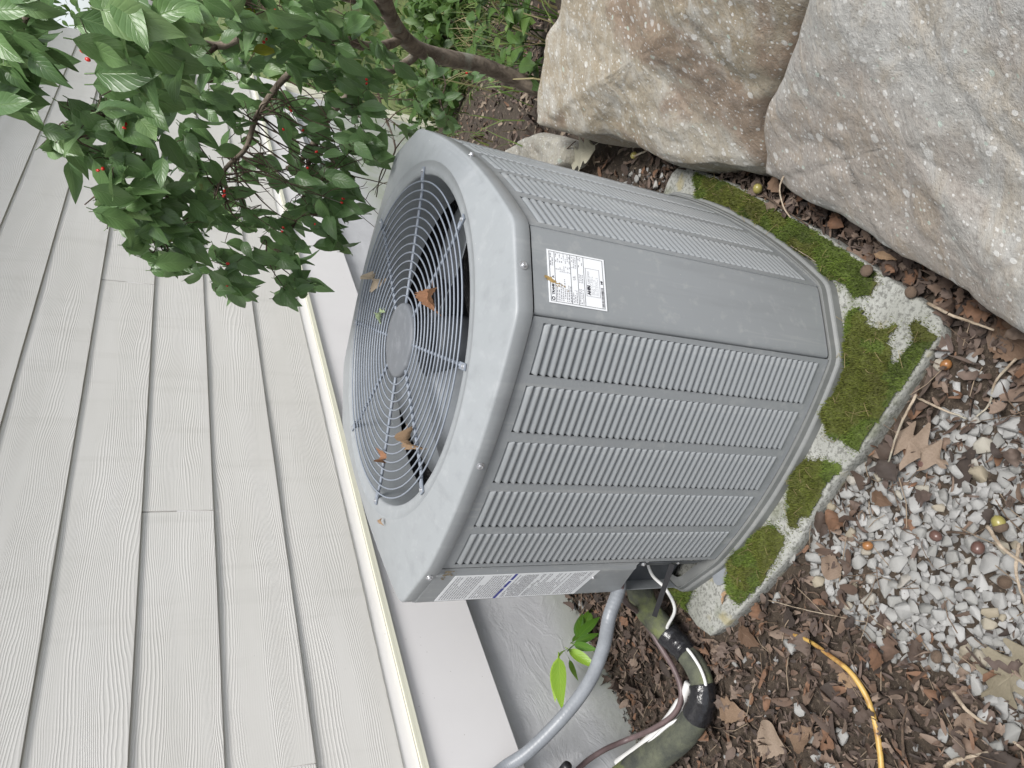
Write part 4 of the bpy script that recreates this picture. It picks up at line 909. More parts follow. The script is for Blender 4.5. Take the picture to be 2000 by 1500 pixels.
# bare fine twigs in the open middle of the crown
for k in range(70):
    src = LB[3] if k % 2 else LB[0]; p0 = src[int(rng.integers(10, len(src) - 1))]; p2 = p0 + np.array([rng.normal(-.02, .06), rng.normal(-.05, .07), rng.uniform(-.26, .04)]); pm = (p0 + p2) / 2 + rng.normal(0, .02, 3)
    P_ = spline([p0, pm, p2], 9); TW.append(tube(P_, np.linspace(.0024, .0007, 9), 4, False))
    for _ in range(2): q0 = P_[int(rng.integers(3, 8))]; q1 = q0 + rng.normal(0, .025, 3) + np.array([0, 0, -.02]); TW.append(tube([q0, (q0 + q1) / 2 + rng.normal(0, .004, 3), q1], [.0011, .0009, .0006], 4, False))
tag(obj('twigs', *local(join(TW)), M_TWIG, tree, True), kind='stuff')
def uvsphere(r, n=8, m=6, sx=1, sz=1):
    v = [(0, 0, r * sz)]; 
    for i in range(1, m):
        for k in range(n): a = math.pi * i / m; b = 2 * math.pi * k / n; v.append((r * sx * math.sin(a) * math.cos(b), r * sx * math.sin(a) * math.sin(b), r * sz * math.cos(a)))
    v.append((0, 0, -r * sz)); f = [(0, 1 + k, 1 + (k + 1) % n) for k in range(n)] + [(1 + (i - 1) * n + k, 1 + i * n + k, 1 + i * n + (k + 1) % n, 1 + (i - 1) * n + (k + 1) % n) for i in range(1, m - 1) for k in range(n)]
    f += [(len(v) - 1, 1 + (m - 2) * n + (k + 1) % n, 1 + (m - 2) * n + k) for k in range(n)]; return v, f
BM = mesh('berry', *uvsphere(.0042, 8, 6, .85, 1.2), True)
BER += [at(px, py, dd) for px, py, dd in ((166, 107, 1.22), (568, 214, 1.95), (562, 255, 1.95), (614, 297, 1.93), (606, 336, 1.93), (612, 440, 1.93), (446, 517, 1.82), (440, 557, 1.82), (193, 331, 1.55), (240, 244, 1.5), (910, 148, 2.45))]
for b_ in BER:
    for k in range(random.choice((1, 2, 2, 3))): link('berry', BM, M_BERRY, tree, loc=b_ - TO + rng.normal(0, .0045, 3), rot=(rng.uniform(0, 3), rng.uniform(0, 3), 0), scale=rng.uniform(.7, 1.0))

# ------------------------------------------------------------------ seedling by the foundation
M_SEEDY = m_leaf('young_seedling_leaf', (.17, .30, .03), (.24, .40, .045), (.40, .55, .10), .35)
SEEDY = None
SEEDM = remat([leaf_mesh('leaf', .085, .023, .25, .5, petiole=.1), leaf_mesh('leaf', .085, .025, .3, .25, ph=2, petiole=.1)], M_SEED)
SEEDY = remat(SEEDM, M_SEEDY)
sb = wallpt(1150, 1250, .055); sb[2] = G(sb[0], sb[1]); seed = thing('seedling', 'bright green seedling with pointed leaves growing beside the foundation', 'plant', sb)
stem = [sb, wallpt(1150, 1240, .06), wallpt(1135, 1250, .065), wallpt(1118, 1262, .07), wallpt(1108, 1272, .075)]
obj('stem', *shift(tube(spline(stem, 16), np.linspace(.0024, .0014, 16), 6), sb), M_SEED, seed, True)
for (bx_, tx_, o1, o2, s) in (((1133, 1255), (1150, 1185), .065, .07, .8), ((1133, 1250), (1125, 1190), .06, .05, .75), ((1128, 1245), (1168, 1205), .07, .11, .7), ((1122, 1255), (1168, 1238), .07, .11, .8), ((1120, 1258), (1160, 1268), .07, .12, .75), ((1110, 1268), (1160, 1300), .075, .11, .95), ((1108, 1268), (1090, 1278), .075, .10, .7), ((1092, 1285), (1092, 1368), .09, .10, 1.05), ((1090, 1284), (1078, 1352), .075, .06, .8), ((1112, 1288), (1124, 1325), .06, .05, .65), ((1118, 1255), (1150, 1225), .05, .05, .7)):
    a_, b_ = wallpt(*bx_, o1), wallpt(*tx_, o2); L_ = np.linalg.norm(b_ - a_); o = link('leaf', (SEEDY if bx_[1] >= 1266 and tx_[0] != 1124 else SEEDM)[int(rng.integers(2))], None, seed); place(o, a_ - sb, b_ - a_, np.array([.5, -.3, .8]) + rng.normal(0, .15, 3), L_ / .074)

# ------------------------------------------------------------------ weeds and grass on the bank behind the trunk
WEEDM = remat([leaf_mesh('leaf', .075, .050, .2, .35, ph=1, wave=.02), leaf_mesh('leaf', .07, .04, .25, .5, ph=3, wave=.02)], M_WEED)
def ground_at(px, py):
    r = ray(px, py); t = .4
    while t < 60:
        p = CAM + r * t
        if p[2] < G(p[0], p[1]): return p
        t *= 1.006
    return CAM + r * 30
WLAB = ['broad leaved weed at the top edge beside the tan boulder', 'leafy weed just behind the end of the tan boulder', 'green weed right of the tree trunk on the bank', 'weed with rounded leaves on the bank above the trunk', 'low leafy weed between trunk and grass tuft', 'dark green weed at the foot of the bank by the trunk base', 'weed clump at the top edge near the upper trunk', 'small weed growing below the trunk on the bare slope', 'tall weed between upper trunk and top edge', 'weed hanging over the bank left of the grass tuft', 'weed close behind the trunk fork']
for i, (px, py, hh, nl) in enumerate(((1050, 30, .30, 22), (1030, 85, .22, 16), (960, 35, .34, 24), (900, 45, .36, 24), (930, 85, .22, 16), (1045, 130, .16, 12), (850, 25, .4, 24), (965, 115, .18, 14), (880, 10, .45, 28), (820, 30, .4, 26), (870, 75, .3, 22))):
    g = ground_at(px + 40, py + 4); wd = thing('weed', WLAB[i], 'weed', g, 'weeds on the bank behind the trunk'); tops = []
    sv_ = []
    for q in range(5):
        tip = np.array([rng.normal(0, .12), rng.normal(0, .10), hh * rng.uniform(.6, 1.1)]); P_ = spline([(0, 0, -.02), tip * np.array([.3, .3, .6]), tip], 8); sv_.append(tube(P_, np.linspace(.0028, .0012, 8), 4, False)); tops.append(P_)
    obj('stem', *join(sv_), M_WEED, wd, True)
    for q in range(nl):
        P_ = tops[q % 5]; p = P_[int(rng.integers(3, 8))]; a = rng.uniform(0, 6.28); o = link('leaf', WEEDM[int(rng.integers(2))], None, wd); place(o, p, (math.cos(a), math.sin(a), rng.uniform(-.5, .2)), np.array([0, -.3, 1]) + rng.normal(0, .3, 3), rng.uniform(.8, 1.5))
def blades(n, c, spread, hgt, cols, lean=.5, wd=.003):
    v, f, cc = [], [], []
    for _ in range(n):
        x, y = c[0] + rng.normal(0, spread[0]), c[1] + rng.normal(0, spread[1]); z = G(x, y); h = hgt * rng.uniform(.5, 1.2); a = rng.uniform(0, 6.28); ln = lean * rng.uniform(.2, 1.4); w_ = wd * rng.uniform(.6, 1.3); b = a + 1.57
        col = np.array(cols[int(rng.integers(len(cols)))]) * rng.uniform(.7, 1.3)
        o = len(v)
        for t, k in ((0, 1), (.4, .9), (.75, .6), (1, .05)):
            px_, py_, pz_ = x + h * ln * t * t * math.cos(a), y + h * ln * t * t * math.sin(a), z + h * (t - .35 * ln * t * t)
            v += [(px_ + w_ * k * math.cos(b), py_ + w_ * k * math.sin(b), pz_), (px_ - w_ * k * math.cos(b), py_ - w_ * k * math.sin(b), pz_)]; cc += [tuple(col)] * 2
        f += [(o + 2 * q, o + 2 * q + 2, o + 2 * q + 3, o + 2 * q + 1) for q in range(3)]
    return v, f, cc
gr = [blades(240, ground_at(900, 60)[:2], (.16, .3), .38, [(.30, .25, .13), (.12, .18, .04), (.22, .22, .08)], .9), blades(160, ground_at(950, 100)[:2], (.14, .2), .26, [(.30, .25, .13), (.12, .18, .04)], .9), blades(2600, (.9, 7.0), (1.6, 1.8), .16, [(.09, .14, .03), (.16, .20, .05), (.06, .10, .02)], .6, .005), blades(1500, (.1, 6.2), (.6, .7), .14, [(.07, .11, .025), (.14, .18, .05), (.05, .08, .02)], .7, .006), blades(700, (1.0, 2.6), (.35, .7), .30, [(.08, .15, .03), (.14, .21, .05), (.26, .23, .11)], .7, .004)]
vv, ff, cc = [], [], []
for a, b, c in gr: o = len(vv); vv += a; ff += [tuple(k + o for k in q) for q in b]; cc += c
tag(colored('grass', vv, ff, cc, M_GRASS), 'tall loose grass on the bank and lawn beyond the house corner', 'grass', kind='stuff')
# shrubs and trees far behind, beyond the house corner
def bush(p, rx, rz, n, label, m=M_WEED, ls=.16, trunk_h=.0):
    t = thing('shrub' if trunk_h == 0 else 'background_tree', label, 'shrub' if trunk_h == 0 else 'tree', p, 'greenery beyond the lawn'); v, f, u = [], [], []
    base_ = leaf_mesh('l', ls, ls * .55, .2, .3, 4, 1, petiole=0); co = np.array([q.co[:] for q in base_.vertices]); uvq = [tuple(base_.uv_layers[0].data[l].uv) for pg in base_.polygons for l in pg.loop_indices]; pf_ = [tuple(pg.vertices) for pg in base_.polygons]
    for _ in range(n):
        dv_ = rng.normal(0, 1, 3); dv_ /= np.linalg.norm(dv_); rad_ = rng.uniform(.45, 1) ** .5; lump = 1 + .35 * nz(tuple(dv_ * 1.7 + np.array(p[:3]) * .1), 1.4)
        q = np.array([dv_[0] * rx * rad_ * lump, dv_[1] * rx * rad_ * lump, trunk_h + rz + dv_[2] * rz * rad_ * lump]); m3 = np.array(rotmat(rng.normal(0, 1, 3) + np.array([0, 0, -.4]), dv_ * .6 + np.array([0, 0, .7]) + rng.normal(0, .3, 3))); o = len(v)
        v += [tuple(x) for x in (co * rng.uniform(.7, 1.3)) @ m3.T + q]; f += [tuple(k + o for k in g_) for g_ in pf_]; u += uvq
    me = mesh('crown', v, f, True); ul = me.uv_layers.new(name='UVMap'); ul.data.foreach_set('uv', np.array(u, np.float32).ravel()); tag(link('crown', me, m, t), kind='stuff')
    obj('trunk', *tube(spline([(0, 0, -.3), (.05, 0, (trunk_h + rz) * .5), (0, .05, trunk_h + rz)], 8), np.linspace(.03 + .05 * rx, .02, 8), 8), M_BARK, t, True)
for i, (px, py, rx, rz, n_, lb) in enumerate(((800, 40, .42, .26, 420, 'leafy undergrowth just left of the upper trunk'), (760, 130, .40, .22, 380, 'dense undergrowth below the trunk fork beyond the bare slope'), (870, 20, .36, .24, 360, 'undergrowth at the top edge behind the weeds'), (700, 60, .6, .4, 420, 'thicket behind the dogwood branches'))):
    g = ground_at(px + 60, py); g = g if np.linalg.norm(g - CAM) < 6.5 else CAM + (g - CAM) * 6.0 / np.linalg.norm(g - CAM); g[2] = G(g[0], g[1]); bush(tuple(g), rx, rz, n_, lb, ls=.085)
for i, (x, y, rx, rz, n_, th_, lb) in enumerate(((-.2, 10.5, 1.5, 1.1, 900, 0, 'low shrub straight beyond the house corner'), (2.6, 9.5, 1.7, 1.3, 1000, 0, 'wide shrub beyond the bank on the right'), (1.0, 13.5, 2.2, 2.2, 1200, 1.2, 'tree standing behind the low shrub past the lawn'), (-3.2, 14, 2.4, 2.4, 1200, 1.4, 'tree beyond the far end of the house wall'), (4.5, 7.0, 1.5, 1.2, 800, 0, 'shrub at the far right past the boulders'), (3.0, 4.2, 1.0, .8, 700, 0, 'shrub on the bank behind the dogwood trunk'))):
    bush((x, y, G(x, y)), rx, rz, n_, lb, ls=.17 if y > 8 else .12, trunk_h=th_)

# ------------------------------------------------------------------ gravel
def hull(n, sx, sy, sz, r_):
    bm = bmesh.new()
    for _ in range(n):
        p = r_.normal(0, 1, 3); p /= np.linalg.norm(p); p = np.sign(p) * np.abs(p) ** .8; bm.verts.new((p[0] * sx, p[1] * sy, p[2] * sz))
    g_ = bmesh.ops.convex_hull(bm, input=bm.verts); bmesh.ops.delete(bm, geom=[e for e in g_['geom_interior'] if isinstance(e, bmesh.types.BMVert)], context='VERTS')
    bmesh.ops.dissolve_limit(bm, angle_limit=.25, verts=bm.verts, edges=bm.edges); bmesh.ops.triangulate(bm, faces=bm.faces)
    bmesh.ops.bevel(bm, geom=bm.edges[:], offset=.022, segments=1, affect='EDGES', clamp_overlap=True)
    me = bpy.data.meshes.new('pebble'); bm.to_mesh(me); bm.free(); me.polygons.foreach_set('use_smooth', [True] * len(me.polygons)); return me
PEB = [hull(15, 1, rng.uniform(.6, .9), rng.uniform(.32, .55), rng) for _ in range(14)]
for q in PEB: q.materials.append(M_PEB)
bed = zpoly([(1615, 960), (1660, 925), (1760, 880), (1860, 800), (1925, 800), (2010, 860), (2080, 1000), (2080, 1420), (2000, 1430), (1900, 1330), (1830, 1300), (1760, 1290), (1690, 1240), (1640, 1180), (1590, 1110), (1590, 1040)], .02)
core = zpoly([(1720, 980), (1800, 950), (1900, 990), (2060, 990), (2080, 1300), (1950, 1280), (1830, 1240), (1740, 1200), (1690, 1120)], .02)
inpad = lambda x, y: bool(inside(np.array(pout) * 1.01, np.array(x), np.array(y)))
placed = []
def try_place(x, y, r, ov=.80):
    for (a, b, c) in placed:
        if (a - x) ** 2 + (b - y) ** 2 < ((c + r) * ov) ** 2: return False
    return True
lo, hi = bed.min(0), bed.max(0); cand = []
tries = 0
while len(placed) < 262 and tries < 26000:
    tries += 1; x, y = rng.uniform(lo[0], hi[0]), rng.uniform(lo[1], hi[1])
    if not inside(bed, np.array(x), np.array(y)) or inpad(x, y): continue
    ic = bool(inside(core, np.array(x), np.array(y)))
    if not ic and rng.random() > .50: continue
    r = rng.uniform(.0095, .0165) * (1.15 if tries < 900 else .86)
    if try_place(x, y, r): placed.append((x, y, r))
n_core = len(placed)
far = [(1555, 1262, .019), (1775, 1190, .017), (1560, 1090, .014), (1525, 1167, .013), (1680, 1305, .012), (1720, 1390, .015), (1470, 1370, .011), (1450, 1300, .010), (1655, 1435, .018), (1570, 1385, .013), (1590, 1440, .012), (1960, 1450, .016), (1880, 1470, .016), (1860, 1430, .013), (1915, 700, .012), (1920, 730, .014), (1965, 760, .018), (1860, 690, .015), (1850, 715, .011), (1880, 760, .012), (1970, 1380, .018), (1990, 1430, .02), (1940, 1400, .016), (1510, 1110, .014), (1630, 1490, .014), (1600, 1475, .012), (1930, 870, .017), (1985, 830, .016), (1290, 365, .012), (1250, 350, .012), (1262, 372, .013), (1235, 340, .011), (1300, 345, .01), (1275, 345, .011), (1225, 362, .011), (1115, 1190, .013), (1130, 1180, .012)]
for px, py, r in far: p = on_z(px, py, .02); placed.append((p[0], p[1], r))
for i, (x, y, r) in enumerate(placed):
    o = link('pebble', PEB[int(rng.integers(14))], None, ground, loc=(x, y, G(x, y) + r * .30 + (.007 * rng.random() if i < n_core else .008)), rot=(rng.normal(0, .22), rng.normal(0, .22), rng.uniform(0, 6.28)), scale=r * 1.22)
gvv, gff, gcc = [], [], []
def small(x, y, r):
    me = PEB[int(rng.integers(14))]; co = np.array([q.co[:] for q in me.vertices]) * r; a = rng.uniform(0, 6.28); ca, sa = math.cos(a), math.sin(a); o = len(gvv); z = G(x, y) + r * .3 - .004
    gvv.extend([(x + p[0] * ca - p[1] * sa, y + p[0] * sa + p[1] * ca, z + p[2]) for p in co]); gff.extend([tuple(k + o for k in q.vertices) for q in me.polygons]); c = rng.uniform(.16, .36); gcc.extend([(c, c * 1.0, c * .985)] * len(co))
k = 0
while k < 2300:
    x, y = rng.uniform(lo[0], hi[0]), rng.uniform(lo[1], hi[1])
    if inside(bed, np.array(x), np.array(y)) and not inpad(x, y): small(x, y, rng.uniform(.004, .0125)); k += 1
for px0, px1, py0, py1, n_ in ((1200, 1320, 320, 385, 60), (1400, 1990, 1200, 1500, 90), (1100, 1145, 1165, 1215, 40), (1090, 1240, 1180, 1330, 14), (1840, 1990, 680, 880, 60)):
    for _ in range(n_):
        p = on_z(rng.uniform(px0, px1), rng.uniform(py0, py1), .02)
        if not inpad(p[0], p[1]): small(p[0], p[1], rng.uniform(.005, .010))
tag(colored('fine_gravel', gvv, gff, gcc, M_GRAVEL), 'fine pale gravel chips between the larger pebbles', 'gravel', kind='stuff')

# ------------------------------------------------------------------ leaf litter
LC = [(.066, .040, .028), (.10, .062, .043), (.145, .098, .071), (.045, .029, .022), (.19, .14, .108), (.115, .082, .066), (.08, .056, .047), (.034, .024, .020), (.15, .078, .044), (.055, .036, .027), (.10, .072, .058)]
tv, tf, tcs = [], [], []
def shard(x, y, z, L, W, col, tilt=.35):
    n = 4; a = rng.uniform(0, 6.28); cu = rng.normal(0, .9); tw = rng.normal(0, .5); up = np.array([rng.normal(0, tilt), rng.normal(0, tilt), 1.0]); m3 = np.array(rotmat((math.cos(a), math.sin(a), rng.normal(0, tilt * .6)), up)); o = len(tv)
    cup = rng.normal(.25, .5)
    for i in range(n + 1):
        t = i / n; w_ = W * (math.sin(math.pi * (.08 + .84 * t)) ** .7) * rng.uniform(.55, 1.1) * .5
        for s in (-1, 0, 1):
            p = np.array([L * (t - .5), s * w_ * math.cos(cup * abs(s)), -cu * L * (t - .5) ** 2 * 1.3 + abs(s) * w_ * math.sin(cup) + s * w_ * tw * (t - .5)]); tv.append(tuple(m3 @ p + np.array([x, y, z])))
            k = rng.uniform(.8, 1.2); tcs.append(tuple(np.array(col) * k))
    tf.extend([(o + i * 3 + j, o + (i + 1) * 3 + j, o + (i + 1) * 3 + j + 1, o + i * 3 + j + 1) for i in range(n) for j in range(2)])
def needle(x, y, z, L, r, col):
    a = rng.uniform(0, 6.28); dx, dy = math.cos(a), math.sin(a); b = rng.normal(0, .25); P_ = [(x - dx * L / 2, y - dy * L / 2, z), (x + b * L * -dy * .3, y + b * L * dx * .3, z + .004), (x + dx * L / 2, y + dy * L / 2, z + rng.uniform(-.004, .01))]
    v, f = tube(P_, r, 4, False); o = len(tv); tv.extend([tuple(p) for p in v]); tf.extend([tuple(k + o for k in q) for q in f]); tcs.extend([col] * len(v))
BA = np.array(bed)
def spot_ok(x, y): return not inpad(x, y)
k = 0
while k < 11500:
    x, y = rng.uniform(-1.15, .56), rng.uniform(-1.30, .55)
    if x > .36 and y < -.35 and False: continue
    if not spot_ok(x, y): continue
    if inside(core, np.array(x), np.array(y)) and rng.random() < .86: k += .3; continue
    if inside(bed, np.array(x), np.array(y)) and rng.random() < .45: k += .3; continue
    big = rng.random(); L = rng.uniform(.008, .024) if big < .74 else (rng.uniform(.024, .042) if big < .96 else rng.uniform(.042, .07)); c = LC[int(rng.integers(len(LC)))]
    shard(x, y, G(x, y) + rng.uniform(.002, .024), L, L * rng.uniform(.22, .7), c, .55); k += 1
for _ in range(700):
    x, y = rng.uniform(-1.1, .55), rng.uniform(-1.25, .5)
    if spot_ok(x, y): needle(x, y, G(x, y) + rng.uniform(.008, .022), rng.uniform(.03, .10), rng.uniform(.0005, .0012), (.26, .20, .14) if rng.random() < .5 else (.13, .09, .06))
for _ in range(3600):       # slope behind the unit
    x, y = rng.uniform(-.9, .75), rng.uniform(.55, 4.6) if rng.random() < .6 else rng.uniform(.5, 2.0); L = rng.uniform(.015, .05); shard(x, y, G(x, y) + rng.uniform(.0, .014), L, L * rng.uniform(.3, .7), LC[int(rng.integers(len(LC)))] if rng.random() < .8 else (.25, .2, .15))
def crumple(me_v, me_f, x, y, z, sc_, col):
    a = rng.uniform(0, 6.28); m3 = np.array(rotmat((math.cos(a), math.sin(a), rng.normal(0, .3)), (rng.normal(0, .4), rng.normal(0, .4), 1))); q = me_v.copy(); b = rng.normal(0, 1.6)
    q[:, 2] += b * q[:, 1] ** 2 * 1.4 + rng.normal(0, .5) * (q[:, 0] - .5) ** 2 + .05 * np.sin(q[:, 0] * 17 + a) * np.cos(q[:, 1] * 15); o = len(tv); tv.extend([tuple(p) for p in (q * sc_) @ m3.T + np.array([x, y, z])]); tf.extend([tuple(k + o for k in g_) for g_ in me_f]); tcs.extend([tuple(np.array(col) * rng.uniform(.85, 1.15)) for _ in range(len(q))])
def lob0(lob, seed):
    r_ = random.Random(seed); v = []; n = 12
    for i in range(n + 1):
        t = i / n; w_ = (.42 * math.sin(math.pi * min(1, .06 + t * .94)) + .02) * (1 - lob * (.5 + .5 * math.cos(t * 6.2831 * 3 + .4)))
        for s_ in (-1, -.5, 0, .5, 1): v.append((t + .08 * abs(s_), s_ * w_ * r_.uniform(.8, 1.15), .05 * abs(s_)))
    return np.array(v), [(i * 5 + j, (i + 1) * 5 + j, (i + 1) * 5 + j + 1, i * 5 + j + 1) for i in range(n) for j in range(4)]
LOBS = [lob0(.0, 1), lob0(.45, 2), lob0(.6, 3), lob0(.2, 4)]
for _ in range(70): lv_, lf_ = LOBS[int(rng.integers(4))]; crumple(lv_, lf_, .505 + rng.normal(0, .02), rng.uniform(-.75, .35), .042 + rng.uniform(0, .02), rng.uniform(.02, .05), LC[int(rng.integers(len(LC)))])
kk = 0
while kk < 420:
    x, y = rng.uniform(-1.1, .56), rng.uniform(-1.25, .5)
    if not spot_ok(x, y) or (inside(core, np.array(x), np.array(y)) and rng.random() < .93) or (inside(bed, np.array(x), np.array(y)) and rng.random() < .5): continue
    lv_, lf_ = LOBS[int(rng.integers(4))]; crumple(lv_, lf_, x, y, G(x, y) + rng.uniform(.012, .026), rng.uniform(.022, .058), LC[int(rng.integers(len(LC)))]); kk += 1
for _ in range(420):        # bits caught on the pad edges and in the gap along the boulder
    y = rng.uniform(-.75, .35); x = .505 + rng.normal(0, .018); L = rng.uniform(.008, .042); shard(x, y, .035 + rng.uniform(0, .022), L, L * rng.uniform(.15, .6), LC[int(rng.integers(len(LC)))], .7)
tag(colored('leaf_litter', tv, tf, tcs, M_LITTER, True), 'brown shredded leaf litter covering the ground round the pad', 'leaf litter', kind='stuff')

# ------------------------------------------------------------------ single fallen leaves, acorns, twigs
def lobed(name, L, lob, m, seed=0, curl=.25, cr=.0):
    r_ = random.Random(seed); out = [(0, 0)]; n = 28
    up_, dn = [], []
    for i in range(n + 1):
        t = i / n; env = .46 * math.sin(math.pi * min(1, .08 + t * .92) ** .9) * (1 - .25 * t) + .03; w_ = env * (1 - lob * (.5 + .5 * math.cos(t * 6.2831 * 3.5 + .4))); up_.append((t, w_)); dn.append((t, w_ * r_.uniform(.85, 1.1)))
    v, uv, f = [], [], []
    for i in range(n + 1):
        t = i / n
        for s in (-1, -.5, 0, .5, 1):
            w_ = (up_ if s > 0 else dn)[i][1] * abs(s) * (1 if s > 0 else -1); sk = .10 * abs(s) * math.sin(t * 22)
            z = curl * (abs(w_) ** 2 * 1.2) - curl * .7 * (t - .4) ** 2 + .03 * math.sin(t * 11 + s * 3 + seed) + cr * nz((t * 4, s * 2.2, seed), 1.0); v.append((L * (t + .10 * abs(s) * (1 if lob else 0)), L * w_, L * z)); uv.append((t, .5 + .5 * s))
    f = [(i * 5 + j, (i + 1) * 5 + j, (i + 1) * 5 + j + 1, i * 5 + j + 1) for i in range(n) for j in range(4)]
    o = len(v); 
    for x in (0, -.22 * L): v += [(x, .006 * L, 0), (x, -.006 * L, 0), (x, 0, .012 * L)]; uv += [(0, .5)] * 3
    f += [(o, o + 1, o + 4, o + 3), (o + 1, o + 2, o + 5, o + 4), (o + 2, o, o + 3, o + 5)]
    me = mesh(name, v, f, True); ul = me.uv_layers.new(name='UVMap'); ul.data.foreach_set('uv', np.array([uv[l.vertex_index] for l in me.loops], np.float32).ravel()); me.materials.append(m); return me
OAK1 = lobed('oak_leaf', 1, .72, M_OAK, 1); OAK2 = lobed('oak_leaf', 1, .66, M_OLIVE, 5, .35); PL1 = lobed('dead_leaf', 1, 0, M_OAK, 3, .4); PL2 = lobed('dead_leaf', 1, .25, M_DRYB, 4, .6); PL3 = lobed('dead_leaf', 1, .15, M_DRYT, 8, .5); PLP = lobed('dead_leaf', 1, .5, M_PALE, 9, .4)
def fallen(me, name, px0, py0, px1, py1, z, label, tilt=.12, wid=1.0):
    a, b = on_z(px0, py0, z), on_z(px1, py1, z); o = link(name, me, None); place(o, a, b - a, np.array([rng.normal(0, tilt), rng.normal(0, tilt), 1.0]), (np.linalg.norm(b - a), np.linalg.norm(b - a) * wid, np.linalg.norm(b - a)))
    return tag(o, label, 'leaf', 'fallen leaves lying on the ground')
fallen(OAK1, 'oak_leaf', 1745, 842, 1838, 905, .052, 'tan lobed oak leaf lying at the mossy front corner of the pad', wid=1.1)
fallen(OAK2, 'oak_leaf', 2035, 1270, 1925, 1360, .05, 'large olive brown oak leaf at the right edge on gravel', wid=1.0)
fallen(PL2, 'dead_leaf', 1935, 640, 2010, 690, .05, 'dark purplish brown leaf under the grey boulder at the right edge', wid=1.2)
fallen(PL3, 'dead_leaf', 1648, 1295, 1672, 1355, .042, 'tan speckled leaf tucked under the yellow stem', wid=.9)
fallen(PL1, 'dead_leaf', 1480, 1425, 1530, 1470, .045, 'broad grey brown leaf near the bottom edge left of the yellow stem', wid=1.3)
fallen(PL2, 'dead_leaf', 1545, 1465, 1580, 1425, .045, 'reddish brown curled leaf between bottom edge and yellow stem', wid=.9)
fallen(PL1, 'dead_leaf', 1640, 1120, 1600, 1090, .045, 'grey brown leaf on the litter in front of the pad', wid=1.1)
fallen(PL2, 'dead_leaf', 1400, 1380, 1445, 1395, .05, 'pinkish brown leaf beside the second tape wrap', wid=1.0)
fallen(PL1, 'dead_leaf', 1870, 1400, 1905, 1435, .045, 'plain brown leaf below the gravel near the bottom right', wid=1.3)
fallen(PL2, 'dead_leaf', 1440, 1225, 1475, 1260, .045, 'rust brown crumpled leaf just off the pad front edge', wid=.9)
fallen(PL3, 'dead_leaf', 1420, 1152, 1408, 1178, .066, 'narrow brown leaf lying on the bare concrete by the foot pad', wid=.45)
fallen(PL2, 'dead_leaf', 1700, 962, 1735, 985, .05, 'brown curled leaf lying on gravel below the moss', wid=.9)
fallen(PLP, 'dead_leaf', 1160, 285, 1112, 318, .07, 'pale silvery lobed leaf on the small stone behind the unit', wid=1.0)
fallen(PL2, 'dead_leaf', 1520, 375, 1505, 345, .075, 'brown curled leaf in the gap between moss and boulders', wid=.8)
fallen(PL3, 'dead_leaf', 1705, 495, 1745, 505, .07, 'pale grey strip of leaf in the gap under the grey boulder', wid=.4)
# dried leaves caught on the fan grille
GT = .8635
def ongrille(me, px0, py0, px1, py1, label, wid=.7, sz=.05, tilt=.45, name='dried_leaf', cz=.4):
    a, b = on_z(px0, py0, GT), on_z(px1, py1, GT); o = link(name, me, None); L_ = sz; b = a + (b - a) / np.linalg.norm(b - a); place(o, a + np.array([0, 0, .004]), b - a, np.array([rng.normal(0, tilt), rng.normal(0, tilt), 1.0]), (L_, L_ * wid, L_ * 1.2)); return tag(o, label, 'leaf', 'dried leaves on the fan grille')
CR = [lobed('dried_leaf', 1, .0, M_DRYT, 21, 1.6, .11), lobed('dried_leaf', 1, .0, m_leaf('dry_orange_leaf', (.27, .13, .07), (.38, .20, .11), (.48, .30, .18), .8, True), 22, 1.8, .12), lobed('dried_leaf', 1, .0, m_leaf('dry_beige_leaf', (.42, .34, .25), (.55, .46, .36), (.62, .55, .42), .8, True), 23, 1.5, .09), lobed('dried_leaf', 1, .25, m_leaf('pale_green_leaf', (.36, .45, .25), (.50, .60, .36), (.60, .70, .45), .7, True), 24, 1.0)]
ongrille(CR[2], 727, 540, 752, 580, 'curled beige leaf on the grille above the hub', .8, .065); ongrille(CR[3], 752, 606, 732, 634, 'pale green leaf curl on the grille touching the hub', .5, .045); ongrille(CR[1], 848, 560, 845, 606, 'orange brown leaf on the grille right of the hub', .6, .055); ongrille(CR[0], 800, 838, 808, 886, 'tan crumpled leaf on the grille below the hub', .6, .058); ongrille(CR[1], 752, 890, 733, 906, 'small brown crumpled leaf resting on a grille spoke', 1.0, .034); ongrille(CR[0], 747, 1012, 748, 1026, 'tiny dried leaf scrap on the rim outside the grille', .7, .016)

def acorn_mesh(name, m, cap=True):
    pr = [(0, .0), (.25, .02), (.55, .12), (.82, .35), (.95, .7), (1.0, 1.1), (.97, 1.6), (.82, 2.1), (.5, 2.45), (.12, 2.6), (.0, 2.72)]; s = 14
    v = [(r * math.cos(2 * math.pi * k / s), r * math.sin(2 * math.pi * k / s), z - 1.3) for r, z in pr for k in range(s)]; f = [(i * s + k, i * s + (k + 1) % s, (i + 1) * s + (k + 1) % s, (i + 1) * s + k) for i in range(len(pr) - 1) for k in range(s)]
    return mesh(name, v, f, True)
ACN = acorn_mesh('nut', None); cpv = [(0, -.28), (.6, -.22), (1.0, .1), (1.14, .5), (1.1, .85), (.98, .9)]
CUP = mesh('cup', [(r * math.cos(2 * math.pi * k / 14), r * math.sin(2 * math.pi * k / 14), z - 1.3) for r, z in cpv for k in range(14)], [(i * 14 + k, i * 14 + (k + 1) % 14, (i + 1) * 14 + (k + 1) % 14, (i + 1) * 14 + k) for i in range(5) for k in range(14)], True)
